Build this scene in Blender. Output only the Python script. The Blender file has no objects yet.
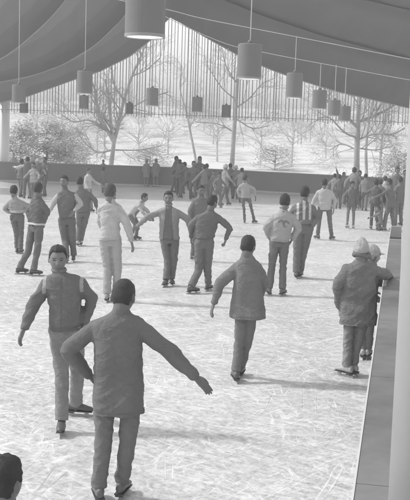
import bpy, math, random
import numpy as np
from mathutils import Vector, Matrix

R = math.radians
scene = bpy.context.scene
col = scene.collection

# ------------------------------------------------------------------ camera
CAM_H, F_PX, PITCH, ROLL = 2.85, 1000.0, math.atan(0.113), 0.032
cam_d = bpy.data.cameras.new('camera')
cam_d.sensor_fit = 'VERTICAL'; cam_d.sensor_height = 24.0; cam_d.lens = 24.0 * F_PX / 500.0
cam_d.clip_start = 0.1; cam_d.clip_end = 4000
cam = bpy.data.objects.new('camera', cam_d); col.objects.link(cam)
cam.matrix_world = (Matrix.Translation((0, 0, CAM_H)) @ Matrix.Rotation(math.pi / 2 - PITCH, 4, 'X')
                    @ Matrix.Rotation(ROLL, 4, 'Z'))
scene.camera = cam
CAMR = cam.matrix_world.to_3x3()

# ------------------------------------------------------------------ light
SUN_EL, SUN_AZ = R(43), R(277)          # azimuth from +Y clockwise: the sun stands to the side, a little ahead
world = bpy.data.worlds.new('World'); scene.world = world; world.use_nodes = True
wn = world.node_tree; wn.nodes.clear()
sky = wn.nodes.new('ShaderNodeTexSky'); sky.sky_type = 'NISHITA'; sky.sun_disc = False
sky.sun_elevation = SUN_EL; sky.sun_rotation = SUN_AZ; sky.air_density = 1.0; sky.dust_density = 0.2; sky.ozone_density = 1.0
bw = wn.nodes.new('ShaderNodeVectorMath'); bw.operation = 'DOT_PRODUCT'; bw.inputs[1].default_value = (0, .5, .5); bg = wn.nodes.new('ShaderNodeBackground'); wo = wn.nodes.new('ShaderNodeOutputWorld')
bg.inputs['Strength'].default_value = 0.15
wn.links.new(sky.outputs[0], bw.inputs[0]); wn.links.new(bw.outputs['Value'], bg.inputs['Color']); wn.links.new(bg.outputs[0], wo.inputs[0])
sl = bpy.data.lights.new('sun', 'SUN'); sl.energy = 1.5; sl.angle = R(5); sl.color = (1, 1, 1)
sun = bpy.data.objects.new('sun', sl); col.objects.link(sun)
sdir = Vector((math.sin(SUN_AZ) * math.cos(SUN_EL), math.cos(SUN_AZ) * math.cos(SUN_EL), math.sin(SUN_EL)))
sun.rotation_euler = sdir.to_track_quat('Z', 'Y').to_euler()
sun.location = (-30, 0, 40)
scene.view_settings.view_transform = 'Standard'; scene.view_settings.look = 'None'
scene.view_settings.gamma = 1.0; scene.view_settings.use_curve_mapping = False
scene.view_settings.exposure = 1.0
scene.cycles.max_bounces = 6; scene.cycles.diffuse_bounces = 4
scene.cycles.use_denoising = True

# ------------------------------------------------------------------ helpers
def ray(px, py):
    return CAMR @ Vector(((px - 205.0) / F_PX, -(py - 250.0) / F_PX, -1.0))
def PX(px, py, y):
    """the point at distance y (metres ahead) seen at a photo pixel"""
    d = ray(px, py); k = y / d.y
    return Vector((d.x * k, y, CAM_H + d.z * k))
def PZ(px, py, z=0.0):
    d = ray(px, py); k = (z - CAM_H) / d.z
    return Vector((d.x * k, d.y * k, z))
def PXX(px, x, y):
    return x

def tag(o, label=None, cat=None, group=None, kind=None):
    if label: o['label'] = label
    if cat: o['category'] = cat
    if group: o['group'] = group
    if kind: o['kind'] = kind
    return o
def empty(name, loc):
    o = bpy.data.objects.new(name, None); col.objects.link(o); o.location = loc; o.empty_display_size = 0.2
    return o
def link_mesh(name, me, mats, parent=None, loc=None):
    o = bpy.data.objects.new(name, me); col.objects.link(o)
    for m in (mats if isinstance(mats, (list, tuple)) else [mats]):
        me.materials.append(m)
    if parent: o.parent = parent
    if loc is not None: o.location = loc
    return o

class Geo:
    """collects simple closed pieces; build() turns them into ONE mesh"""
    def __init__(self): self.v = []; self.f = []
    def add(self, verts, faces):
        b = len(self.v); self.v += [tuple(p) for p in verts]; self.f += [tuple(i + b for i in f) for f in faces]
    def rings(self, rings, cap=True):
        n = len(rings[0]); vs = []; fs = []
        for r in rings: vs += [tuple(p) for p in r]
        for i in range(len(rings) - 1):
            for j in range(n):
                k = (j + 1) % n
                fs.append((i * n + j, i * n + k, (i + 1) * n + k, (i + 1) * n + j))
        if cap:
            fs.append(tuple(range(n - 1, -1, -1))); m = (len(rings) - 1) * n
            fs.append(tuple(range(m, m + n)))
        self.add(vs, fs)
    def tube(self, pts, rad, n=12, sub=4, round_cap=True, flat=None):
        pts = [Vector(p) for p in pts]
        if sub > 1 and len(pts) > 2: pts, rad = catmull(pts, rad, sub)
        rings = []; t0 = (pts[1] - pts[0]).normalized()
        ref = Vector((0, 0, 1)) if abs(t0.z) < 0.9 else Vector((0, 1, 0))
        u = t0.cross(ref).normalized()
        L = len(pts)
        for i in range(L):
            t = (pts[min(i + 1, L - 1)] - pts[max(i - 1, 0)])
            t = t.normalized() if t.length > 1e-9 else t0
            u = (u - t * u.dot(t)); u = u.normalized() if u.length > 1e-6 else t.orthogonal().normalized()
            w = t.cross(u)
            def ring(c, r): return [c + u * (r * math.cos(a)) + w * (r * math.sin(a)) for a in (2 * math.pi * j / n for j in range(n))]
            if i == 0 and round_cap:
                rings += [ring(pts[0] - t * rad[0] * .92, rad[0] * .38), ring(pts[0] - t * rad[0] * .6, rad[0] * .8)]
            rings.append(ring(pts[i], rad[i]))
            if i == L - 1 and round_cap:
                rings += [ring(pts[i] + t * rad[i] * .6, rad[i] * .8), ring(pts[i] + t * rad[i] * .92, rad[i] * .38)]
        self.rings(rings)
    def ball(self, c, ax, rot=None, n=16, m=10):
        c = Vector(c); rings = []
        for i in range(1, m):
            th = math.pi * i / m; r = []
            for j in range(n):
                ph = 2 * math.pi * j / n
                p = Vector((ax[0] * math.sin(th) * math.cos(ph), ax[1] * math.sin(th) * math.sin(ph), -ax[2] * math.cos(th)))
                r.append(c + (rot @ p if rot else p))
            rings.append(r)
        self.rings(rings)
    def box(self, lo, hi, rot=None, c=None):
        x0, y0, z0 = lo; x1, y1, z1 = hi
        vs = [Vector(p) for p in ((x0, y0, z0), (x1, y0, z0), (x1, y1, z0), (x0, y1, z0), (x0, y0, z1), (x1, y0, z1), (x1, y1, z1), (x0, y1, z1))]
        if rot: vs = [rot @ p for p in vs]
        if c is not None: vs = [p + Vector(c) for p in vs]
        self.add(vs, [(3, 2, 1, 0), (4, 5, 6, 7), (0, 1, 5, 4), (1, 2, 6, 5), (2, 3, 7, 6), (3, 0, 4, 7)])
    def mesh(self, name, origin=(0, 0, 0), smooth=True):
        o = Vector(origin); me = bpy.data.meshes.new(name)
        me.from_pydata([tuple(Vector(p) - o) for p in self.v], [], self.f); me.update()
        if smooth: me.polygons.foreach_set('use_smooth', [True] * len(me.polygons))
        return me
    def obj(self, name, mat, parent=None, origin=(0, 0, 0), loc=None, smooth=True):
        return link_mesh(name, self.mesh(name, origin, smooth), mat, parent, loc)

def catmull(pts, rad, sub):
    P = [pts[0] * 2 - pts[1]] + pts + [pts[-1] * 2 - pts[-2]]; op = []; orr = []
    for i in range(1, len(P) - 2):
        for k in range(sub):
            t = k / sub; a, b, c, d = P[i - 1], P[i], P[i + 1], P[i + 2]
            op.append(0.5 * ((2 * b) + (c - a) * t + (2 * a - 5 * b + 4 * c - d) * t * t + (3 * b - a - 3 * c + d) * t ** 3))
            s = t * t * (3 - 2 * t); orr.append(rad[i - 1] * (1 - s) + rad[i] * s)
    op.append(pts[-1]); orr.append(rad[-1])
    return op, orr

def remesh(geo, voxel, smooth=4, origin=(0, 0, 0), name='mesh'):
    """union of the pieces as one continuous skin"""
    me = geo.mesh('tmp', origin); o = bpy.data.objects.new('tmp', me); col.objects.link(o)
    m = o.modifiers.new('r', 'REMESH'); m.mode = 'VOXEL'; m.voxel_size = voxel; m.use_smooth_shade = True
    if smooth:
        s = o.modifiers.new('s', 'SMOOTH'); s.factor = 0.5; s.iterations = smooth
    dg = bpy.context.evaluated_depsgraph_get()
    out = bpy.data.meshes.new_from_object(o.evaluated_get(dg)); out.name = name
    bpy.data.objects.remove(o); bpy.data.meshes.remove(me)
    out.materials.clear()
    return out

def coords(me):
    a = np.empty(len(me.vertices) * 3, np.float32); me.vertices.foreach_get('co', a); return a.reshape(-1, 3)
def normals(me):
    a = np.empty(len(me.vertices) * 3, np.float32); me.vertex_normals.foreach_get('vector', a); return a.reshape(-1, 3)
def set_coords(me, c):
    me.vertices.foreach_set('co', np.ascontiguousarray(c, np.float32).ravel()); me.update()
def centers(me):
    a = np.empty(len(me.polygons) * 3, np.float32); me.polygons.foreach_get('center', a); return a.reshape(-1, 3)

def folds(me, amp, seed, horiz=0.5, lo=13, hi=46):
    """cloth creases: sparse warped ridges in a few directions"""
    rng = np.random.default_rng(seed); c = coords(me); n = normals(me)
    w = c + 0.05 * np.sin(c[:, [1, 2, 0]] * 8 + rng.uniform(0, 6, 3)) + 0.025 * np.sin(c[:, [2, 0, 1]] * 19 + rng.uniform(0, 6, 3))
    d = np.zeros(len(c))
    for i in range(9):
        k = rng.normal(size=3); k /= np.linalg.norm(k); k[2] += np.sign(k[2]) * horiz; k /= np.linalg.norm(k)
        k *= rng.uniform(lo, hi)
        m = np.clip(np.sin(w @ (rng.normal(size=3) * 6) + rng.uniform(0, 6)) * 1.3 - .1, 0, 1)
        d += (.75 - 1.5 * np.abs(np.sin(w @ k + rng.uniform(0, 6))) ** 0.7) * m * (34 / np.linalg.norm(k))
    set_coords(me, c + n * (amp * d / 1.6)[:, None])

# ------------------------------------------------------------------ materials
_m = {}
def nodes(name):
    m = bpy.data.materials.new(name); m.use_nodes = True
    return m, m.node_tree, m.node_tree.nodes['Principled BSDF']
def N(nt, kind, **kw):
    n = nt.nodes.new(kind)
    for k, v in kw.items():
        if k.startswith('i_'): n.inputs[k[2:].replace('_', ' ')].default_value = v
        else: setattr(n, k, v)
    return n
def math_n(nt, op, a, b=None, c=None):
    n = nt.nodes.new('ShaderNodeMath'); n.operation = op
    for i, x in enumerate((a, b, c)):
        if x is None: continue
        if isinstance(x, (int, float)): n.inputs[i].default_value = x
        else: nt.links.new(x, n.inputs[i])
    return n.outputs[0]
def grey(nt, val_socket):
    c = nt.nodes.new('ShaderNodeCombineColor')
    for i in range(3): nt.links.new(val_socket, c.inputs[i])
    return c.outputs[0]

def mat(kind, tone, rough=0.85, scale=30.0, var=0.12, bump=0.25, bscale=300.0, spec=0.25, crease=0.0):
    """a grey material whose tone wanders a little, with a fine surface grain"""
    key = (kind, round(tone, 3), rough, scale, var, bump, bscale, crease)
    if key in _m: return _m[key]
    m, nt, bs = nodes('%s_%02d' % (kind, round(tone * 100)))
    tc = N(nt, 'ShaderNodeTexCoord')
    n1 = N(nt, 'ShaderNodeTexNoise', i_Scale=scale, i_Detail=4.0, i_Roughness=0.6)
    n2 = N(nt, 'ShaderNodeTexNoise', i_Scale=scale * 0.13, i_Detail=3.0)
    nt.links.new(tc.outputs['Object'], n1.inputs['Vector']); nt.links.new(tc.outputs['Object'], n2.inputs['Vector'])
    a = math_n(nt, 'MULTIPLY_ADD', n1.outputs['Fac'], tone * var * 2, tone * (1 - var))
    b = math_n(nt, 'MULTIPLY_ADD', n2.outputs['Fac'], tone * var * 3, -tone * var * 1.5)
    v = math_n(nt, 'ADD', a, b)
    nt.links.new(grey(nt, v), bs.inputs['Base Color'])
    bs.inputs['Roughness'].default_value = rough; bs.inputs['Specular IOR Level'].default_value = spec
    if bump:
        nb = N(nt, 'ShaderNodeTexNoise', i_Scale=bscale, i_Detail=2.0)
        nt.links.new(tc.outputs['Object'], nb.inputs['Vector'])
        bp = N(nt, 'ShaderNodeBump', i_Strength=bump, i_Distance=0.004)
        nt.links.new(nb.outputs['Fac'], bp.inputs['Height']); nt.links.new(bp.outputs[0], bs.inputs['Normal'])
        if crease:
            mp = N(nt, 'ShaderNodeMapping'); mp.inputs['Scale'].default_value = (1, 1, 1.7); nt.links.new(tc.outputs['Object'], mp.inputs['Vector'])
            nc = N(nt, 'ShaderNodeTexNoise', i_Scale=5.5, i_Detail=3.5, i_Roughness=.55, i_Distortion=.55); nt.links.new(mp.outputs[0], nc.inputs['Vector'])
            h = math_n(nt, 'POWER', math_n(nt, 'ABSOLUTE', math_n(nt, 'SUBTRACT', nc.outputs['Fac'], .5)), .7)
            b2 = N(nt, 'ShaderNodeBump', i_Strength=crease, i_Distance=.06); nt.links.new(h, b2.inputs['Height']); nt.links.new(b2.outputs[0], bp.inputs['Normal'])
    _m[key] = m
    return m
def dk(t): return t * 1.03 if t < .26 else t
def cloth(t): return mat('cloth', dk(t), crease=.4)
def twill(t): return mat('twill', dk(t), 0.85, 45, .1, .2, 350, crease=.24)
def wool(t): return mat('wool', dk(t), 0.95, 60, 0.18, 0.6, 160, crease=.5)
def denim(t): return mat('denim', t, 0.9, 14, 0.25, 0.3, 400, crease=.55)
def skin(t): return mat('skin', t, 0.5, 40, 0.06, 0.1, 500, 0.4)
def hairm(t): return mat('hair', t, 0.6, 120, 0.3, 0.8, 220)
def leather(t): return mat('leather', t, 0.45, 50, 0.15, 0.15, 250, 0.5)
STEEL = mat('steel', 0.45, 0.3, 20, 0.1, 0.0)

def ice_mat():
    m, nt, bs = nodes('ice')
    geo = N(nt, 'ShaderNodeNewGeometry')
    def mp(rz, sx, sy, ox=0):
        r = N(nt, 'ShaderNodeMapping'); r.inputs['Rotation'].default_value = (0, 0, R(rz)); r.inputs['Location'].default_value = (ox, ox * .7, 0)
        nt.links.new(geo.outputs['Position'], r.inputs['Vector'])
        s = N(nt, 'ShaderNodeMapping'); s.inputs['Scale'].default_value = (sx, sy, 1); nt.links.new(r.outputs[0], s.inputs['Vector'])
        return s.outputs[0]
    def noise(vec, sc, det=2.0, rough=.5, dist=0.0):
        n = N(nt, 'ShaderNodeTexNoise', i_Scale=sc, i_Detail=det, i_Roughness=rough, i_Distortion=dist); nt.links.new(vec, n.inputs['Vector'])
        return n.outputs['Fac']
    def line(rz, sx, sy, sc, width, ox, mask_sc, lo, dist=.6):
        f = noise(mp(rz, sx, sy, ox), sc, 1.2, .45, dist)
        # many iso-lines of one slow noise: cuts that run and bend together
        q = math_n(nt, 'FRACT', math_n(nt, 'MULTIPLY', f, 9.0))
        a = math_n(nt, 'ABSOLUTE', math_n(nt, 'SUBTRACT', q, .5))
        l = math_n(nt, 'SUBTRACT', 1.0, math_n(nt, 'SMOOTH_MIN', math_n(nt, 'DIVIDE', a, width), 1.0, .1))
        l = math_n(nt, 'MAXIMUM', l, 0.0)
        k = noise(mp(rz + 31, 1, 1, ox + 5), mask_sc, 3.0, .6)
        mr = N(nt, 'ShaderNodeMapRange'); mr.inputs['From Min'].default_value = lo; mr.inputs['From Max'].default_value = lo + .22; nt.links.new(k, mr.inputs['Value'])
        return math_n(nt, 'MULTIPLY', l, mr.outputs[0])
    light = None
    for args in ((25, 1, .3, 1.7, .12, 3, 1.3, .42, .9), (-38, 1, .25, 1.9, .12, 11, 1.6, .43, .7), (70, 1, .3, 1.6, .11, 23, 1.2, .44, .9), (-8, 1, .15, 2.8, .13, 37, 2.2, .44), (48, 1, .09, 3.0, .15, 53, 1.5, .43), (-62, 1, .09, 3.4, .16, 67, 2.0, .43)):
        l = line(*args[:8], dist=args[8] if len(args) > 8 else .22); light = l if light is None else math_n(nt, 'MAXIMUM', light, l)
    dark = None
    for args in ((-60, 1, .05, 1.3, .03, 71, .9, .5), (35, 1, .05, 1.4, .03, 83, .9, .48), (8, 1, .07, 1.2, .03, 97, .8, .5), (64, 1, .05, 1.4, .03, 13, 1.1, .52), (-25, 1, .06, 1.5, .03, 29, 1.1, .49), (50, 1, .04, 1.6, .03, 44, 1.1, .46)):
        l = line(*args, dist=.12); dark = l if dark is None else math_n(nt, 'MAXIMUM', dark, l)
    fine = noise(mp(20, 1, .55), 24.0, 6.0, .7, .5)
    fine2 = noise(mp(-50, 1, .5, 4), 13.0, 5.0, .7, .8)
    big = noise(mp(0, 1, 1, 2), .45, 4.0, .6)
    v = math_n(nt, 'MULTIPLY_ADD', fine, .62, .24)
    v = math_n(nt, 'ADD', v, math_n(nt, 'MULTIPLY_ADD', fine2, .85, -.43))
    v = math_n(nt, 'ADD', v, math_n(nt, 'MULTIPLY_ADD', big, .34, -.17))
    v = math_n(nt, 'MULTIPLY_ADD', light, .27, v)
    v = math_n(nt, 'MULTIPLY_ADD', dark, -.11, v)
    v = math_n(nt, 'ADD', v, .055)
    v = math_n(nt, 'MINIMUM', math_n(nt, 'MAXIMUM', v, .2), .86)
    nt.links.new(grey(nt, v), bs.inputs['Base Color'])
    bs.inputs['Roughness'].default_value = .38; bs.inputs['Specular IOR Level'].default_value = .4; bs.inputs['IOR'].default_value = 1.31
    h = math_n(nt, 'ADD', math_n(nt, 'MULTIPLY', light, .5), math_n(nt, 'ADD', math_n(nt, 'MULTIPLY', dark, -.6), fine))
    bp = N(nt, 'ShaderNodeBump', i_Strength=.6, i_Distance=.012); nt.links.new(h, bp.inputs['Height']); nt.links.new(bp.outputs[0], bs.inputs['Normal'])
    return m

def snow_mat():
    m, nt, bs = nodes('snow')
    geo = N(nt, 'ShaderNodeNewGeometry')
    n1 = N(nt, 'ShaderNodeTexNoise', i_Scale=.35, i_Detail=6.0, i_Roughness=.7); n2 = N(nt, 'ShaderNodeTexNoise', i_Scale=.09, i_Detail=3.0)
    for n in (n1, n2): nt.links.new(geo.outputs['Position'], n.inputs['Vector'])
    s = math_n(nt, 'ADD', math_n(nt, 'MULTIPLY', n1.outputs['Fac'], .65), math_n(nt, 'MULTIPLY', n2.outputs['Fac'], .45))
    mr = N(nt, 'ShaderNodeMapRange'); nt.links.new(s, mr.inputs['Value'])
    for k, x in (('From Min', .52), ('From Max', .66), ('To Min', .82), ('To Max', .42)): mr.inputs[k].default_value = x
    nt.links.new(grey(nt, mr.outputs[0]), bs.inputs['Base Color']); bs.inputs['Roughness'].default_value = .9
    return m

# ------------------------------------------------------------------ setting: ground, ice
SNOW = snow_mat()
def ground_z(x, y):
    t = max(0.0, y - 60.0)
    z = -0.35 + 0.0062 * t ** 1.45 if t < 160 else -0.35 + 0.0062 * 160 ** 1.45 + (t - 160) * .03
    return z + 0.25 * math.sin(x * .11 + y * .05) * min(1, t / 20) + .12 * math.sin(x * .37 - y * .23) * min(1, t / 20)
xs = [-1600, -700, -300, -150, -100] + list(range(-80, 81, 4)) + [100, 150, 300, 700, 1600]
ys = [-1200, -500, -200, -80, -20, 20, 50, 58] + list(range(60, 190, 4)) + [220, 300, 500, 900, 1800]
g = Geo()
vs = [(x, y, ground_z(x, min(y, 260))) for y in ys for x in xs]; nx = len(xs)
g.add(vs, [(j * nx + i, j * nx + i + 1, (j + 1) * nx + i + 1, (j + 1) * nx + i) for j in range(len(ys) - 1) for i in range(nx - 1)])
tag(g.obj('snow_ground', SNOW), kind='structure'); vs_ground = list(g.v)

WALL_LINE = [(-26, 56.6), (-14, 56.5), (-4, 56.3), (0, 55.3), (4, 53.0), (10, 49.3), (15, 45.5), (19, 40)]
wl, _ = catmull([Vector((x, y, 0)) for x, y in WALL_LINE], [0] * len(WALL_LINE), 6)
g = Geo()
out = [(-26, 1.5)] + [(p.x, p.y + .1) for p in wl] + [(19, 1.5)]
g.add([(x, y, 0) for x, y in out] + [(x, y, -.3) for x, y in out],
      [tuple(range(len(out) - 1, -1, -1))] + [(i, (i + 1) % len(out), len(out) + (i + 1) % len(out), len(out) + i) for i in range(len(out))])
tag(g.obj('ice', ice_mat(), smooth=False), kind='structure')

# ------------------------------------------------------------------ far boards
root = empty('rink_wall', (0, 55, 0)); tag(root, 'low dark grey board wall along the far side of the ice', 'wall')
def wall_strip(name, z0, z1, t0, t1, m):
    g = Geo(); n = len(wl); vs = []
    for i, p in enumerate(wl):
        t = (wl[min(i + 1, n - 1)] - wl[max(i - 1, 0)]).normalized(); nn = Vector((-t.y, t.x, 0))
        for off, z in ((t0, z0), (t1, z0), (t1, z1), (t0, z1)): vs.append(p + nn * off + Vector((0, 0, z)))
    fs = []
    for i in range(n - 1):
        for k in range(4):
            l = (k + 1) % 4; fs.append((i * 4 + k, i * 4 + l, (i + 1) * 4 + l, (i + 1) * 4 + k))
    fs += [(3, 2, 1, 0), tuple((n - 1) * 4 + k for k in range(4))]
    g.add(vs, fs); o = g.obj(name, m, root, origin=(0, 55, 0), smooth=False); return o
wall_strip('board_panel', .0, 1.07, 0, .10, mat('painted_board', .24, .7, 1.2, .14, .1, 40))
wall_strip('cap_rail', 1.07, 1.12, -.02, .13, mat('painted_board', .33, .6, 3, .1, .1, 40))
wall_strip('kick_strip', .0, .09, -.025, -.003, mat('painted_board', .52, .6, 3, .1, .1, 40))

# ------------------------------------------------------------------ canopy: lapped sails, far edge low, near edge out of the picture
def lut(tab, x):
    if x <= tab[0][0]: return tab[0][1] + (x - tab[0][0]) * (tab[1][1] - tab[0][1]) / (tab[1][0] - tab[0][0])
    for (a, za), (b, zb) in zip(tab, tab[1:]):
        if x <= b: return za + (zb - za) * (x - a) / (b - a)
    return tab[-1][1] + (x - tab[-1][0]) * (zb - za) / (b - a)
EDGE_PX = [(-60, 112), (0, 102), (25, 97), (50, 88), (75, 79), (100, 71), (130, 56), (150, 40), (162, 25), (170, 17), (180, 22), (205, 36.5), (240, 56), (270, 69), (300, 80), (340, 92), (410, 108), (460, 118)]
D3 = 57.0
E3 = [(p.x, p.z) for p in (PX(x, y, D3) for x, y in EDGE_PX)]
D2 = 54.0
E2 = [(p.x, p.z) for p in (PX(x, y, D2) for x, y in [(-60, 90), (0, 82), (32, 76), (63, 65), (95, 46), (124, 18), (140, -6), (155, -22), (168, -28), (185, -18), (205, -5), (260, 18), (320, 38), (410, 62), (460, 75)])]
D1 = 50.5
E1 = [(p.x, p.z) for p in (PX(x, y, D1) for x, y in [(-60, 76), (0, 60), (20, 46), (45, 24), (65, 2), (85, -30), (120, -75), (160, -100), (190, -85), (250, -45), (300, -22), (350, 0), (410, 14), (460, 24)])]
D0 = 46.0
E0 = [(p.x, p.z) for p in (PX(x, y, D0) for x, y in [(-60, 40), (0, -5), (30, -50), (60, -95), (110, -150), (160, -175), (190, -160), (260, -110), (350, -70), (410, -45), (460, -30)])]
def sm(tab, x): return sum(lut(tab, x + o) for o in (-.35, -.17, 0, .17, .35)) / 5
def gap(x, w=1.0):
    t = min(1, max(0, (-1.0 - x) / 4.0)); return .03 + w * t * t * (3 - 2 * t)
def canvas(name, tone, thru):
    m = mat(name, tone, .9, .55, .16, .5, 5)
    _nt = m.node_tree; _tr = _nt.nodes.new('ShaderNodeBsdfTranslucent'); _mx = _nt.nodes.new('ShaderNodeMixShader'); _mx.inputs[0].default_value = thru
    _tr.inputs['Color'].default_value = (tone, tone, tone, 1)
    _nt.links.new(_nt.nodes['Principled BSDF'].outputs[0], _mx.inputs[1]); _nt.links.new(_tr.outputs[0], _mx.inputs[2])
    _nt.links.new(_mx.outputs[0], _nt.nodes['Material Output'].inputs['Surface']); return m
FABRIC = canvas('canvas', .32, .40); LIT_CANVAS = canvas('lit_canvas', .42, .42); HALF_LIT = canvas('half_lit_canvas', .37, .41)  # the two paler tones paint light bands onto the same canvas
XR = np.linspace(-15.5, 15.5, 249)
def sail(name, ea, da, eb, db, gp, label):
    """one canvas sail from its near edge (lifted above the lip in front of it) to its own lip"""
    g = Geo(); rows = 56; n = len(XR); vs = []
    root = None
    for side in (0, 1):
        for j in range(rows + 1):
            t = j / rows; dd = da - .7 + (db - da + .7) * t
            for x in XR:
                za = sm(ea, x) + gap(x, gp); zb = sm(eb, x) if db < D3 else lut(eb, x)
                z = za + (zb - za) * t - .22 * math.sin(math.pi * t) + math.sin(math.pi * min(1, t * 1.02)) * (.035 * math.sin(x * 3.1 + 1.7 * math.sin(x * .8) + t * 2) + .02 * math.sin(x * 7.3 + t * 5 + 2 * math.sin(x * 1.9)))
                vs.append((x, dd, z + .03 * side))
    m = (rows + 1) * n; fs = []; mi = []
    for j in range(rows):
        for i in range(n - 1):
            a, b, c, d = j * n + i, j * n + i + 1, (j + 1) * n + i + 1, (j + 1) * n + i
            fs += [(a, b, c, d), (m + d, m + c, m + b, m + a)]
            wst = .06 + .5 * min(1, max(0, (-1.5 - XR[i]) / 3.0)); tq = (j + .5) / rows / wst; mi += [0 if XR[i] >= -1.5 or tq > 1.25 else 1 if tq < .75 else 2] * 2  # near strip coloured lighter, as if lit through the gap over the lip
    for i in range(n - 1):
        fs += [(i + 1, i, m + i, m + i + 1), (rows * n + i, rows * n + i + 1, m + rows * n + i + 1, m + rows * n + i)]
    g.add(vs, fs); o = g.obj(name, [FABRIC, LIT_CANVAS, HALF_LIT], None, origin=(0, db, 5)); o.location = (0, db, 5); mi += [0] * (len(o.data.polygons) - len(mi)); o.data.polygons.foreach_set('material_index', mi)
    tag(o, label, 'canopy', 'lapped canvas sails of the canopy')
    # rolled hem along the lip
    h = Geo(); h.tube([(x, db - .02, (sm(eb, x) if db < D3 else lut(eb, x)) - .0) for x in XR], [.045] * n, 8, 1)
    h.obj('hem', mat('canvas_hem', .4, .9, 3, .1, 0), o, origin=(0, db, 5))
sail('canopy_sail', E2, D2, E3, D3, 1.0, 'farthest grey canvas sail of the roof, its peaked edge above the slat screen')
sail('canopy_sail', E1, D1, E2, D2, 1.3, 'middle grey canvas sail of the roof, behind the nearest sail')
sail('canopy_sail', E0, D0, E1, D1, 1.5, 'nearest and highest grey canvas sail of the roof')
def roof_z(x, y):
    if y > D2: t = (y - D2) / (D3 - D2); return lut(E2, x) * (1 - t) + lut(E3, x) * t
    if y > D1: t = (y - D1) / (D2 - D1); return lut(E1, x) * (1 - t) + lut(E2, x) * t
    return lut(E1, x) + 2

# slat screen under the far edge
root = empty('slat_screen', (0, D3, 3.9)); tag(root, 'screen of thin upright slats hanging under the peaked canopy edge', 'slat screen')
rnd = random.Random(4); x = -12.2; SLAT = mat('slat_wood', .5, .8, 8, .2, 0)
slats = []
while x < 11.9:
    w = rnd.choice((.035, .04, .045, .055, .065)); slats.append((x, w, 3.9 + rnd.uniform(-.1, .05), lut(E3, x) + .02)); x += rnd.choice((.13, .15, .17, .19, .24))
slats.sort(key=lambda q: q[2] - q[3]); rest = Geo()
for i, (x, w, zb, zt) in enumerate(slats):
    if i < 98:
        g = Geo(); g.box((-w / 2, -.02, zb - 3.9), (w / 2, .02, zt - 3.9)); g.obj('slat', SLAT, root, loc=(x, .06, 0), smooth=False)
    else: rest.box((x - w / 2, -.02, zb), (x + w / 2, .02, zt), c=(0, D3 + .06, 0))
if rest.v: tag(rest.obj('short_slats', SLAT, root, origin=(0, D3, 3.9), smooth=False), kind='stuff')
g = Geo(); g.box((-14, D3 + .085, 4.02), (14, D3 + .115, 4.05)); g.obj('wire_rail', mat('wire', .35, .6, 8, .1, 0), root, origin=(0, D3, 3.9), smooth=False)

# posts holding the far edge
def post(px0, px1, label):
    p = PX((px0 + px1) / 2, 150, D3 - .02); r = (px1 - px0) * D3 / 2000; b = empty('canopy_post', (p.x, D3 + .35, 0)); tag(b, label, 'post')
    zt = lut(E3, p.x) + .1
    g = Geo(); g.tube([(p.x, D3 + .35, -.4), (p.x, D3 + .35, zt)], [r, r], 20, 1, False); g.obj('shaft', mat('white_paint', .8, .5, 4, .06, 0), b, origin=(p.x, D3 + .35, 0))
    g = Geo(); g.box((-r * 1.3, -r * 1.3, zt - .12), (r * 1.3, r * 1.3, zt), c=(p.x, D3 + .35, 0)); g.obj('cap_plate', mat('white_paint', .7, .5, 4, .06, 0), b, origin=(p.x, D3 + .35, 0), smooth=False)
post(-2, 8, 'white round post under the low corner of the canopy, beside the snowy evergreen')

# ------------------------------------------------------------------ near barrier and column
_b0, _b1 = PZ(351, 500, 1.1), PZ(389, 239.5, 1.1); BD = (_b1 - _b0).normalized(); BSL = BD.x / BD.y; BN = Vector((BD.y, -BD.x, 0))
def bar_pt(d): return Vector((_b0.x + BSL * (d - _b0.y), d, 0))
def barrier(d0, d1, top, label, tone):
    a = bar_pt(d0); L = (d1 - d0) / BD.y; rot = Matrix((( BN.x, BD.x, 0), (BN.y, BD.y, 0), (0, 0, 1)))
    b = empty('barrier', a); b.rotation_euler = rot.to_euler(); tag(b, label, 'barrier')
    g = Geo(); g.box((.02, 0, 0), (.205, L, top - .05)); g.obj('board', mat('painted_board', tone, .7, 2, .16, .2, 40), b, smooth=False)
    q = 0.0
    while q < L - .3:
        e = min(L, q + 2.44); g = Geo(); g.box((.014, q + .003, top - .05), (.222, e - .003, top)); g.obj('cap', mat('painted_board', tone, .5, 5, .34, .6, 18), b, smooth=False); q = e
    g = Geo(); g.box((0, 0, top - .055), (.012, L, top + .004)); g.obj('edge_strip', mat('white_paint', .6, .6, 4, .1, 0), b, smooth=False)
    g = Geo(); g.box((.002, L + .002, top - .12), (.222, L + .05, top + .006)); g.obj('end_plate', mat('white_paint', .62, .6, 4, .1, 0), b, smooth=False)
barrier(2.6, _b1.y, 1.1, 'long grey barrier with a pale inner edge, beside the column', .18)
barrier(_b1.y + .55, _b1.y + 2.9, 1.1, 'short dark barrier piece beyond the gap in the long barrier', .12)

cd = 4.2; cx = PX(398, 325, cd).x + .166
b = empty('column', (cx, cd, 0)); tag(b, 'thick pale round column standing beside the long grey barrier', 'column')
g = Geo(); g.tube([(0, 0, .1), (0, 0, 6.6)], [.165, .165], 48, 1, False); g.obj('shaft', mat('column_paint', .44, .6, 5, .08, .15, 30), b)
g = Geo(); g.box((-.24, -.24, 0), (.24, .24, .1)); g.obj('base_plate', mat('column_paint', .3, .6, 5, .08, 0), b, smooth=False)
g = Geo(); g.box((-.22, -.22, 6.6), (.22, .22, 6.7)); g.obj('cap_plate', mat('column_paint', .3, .6, 5, .08, 0), b, smooth=False)

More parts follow.
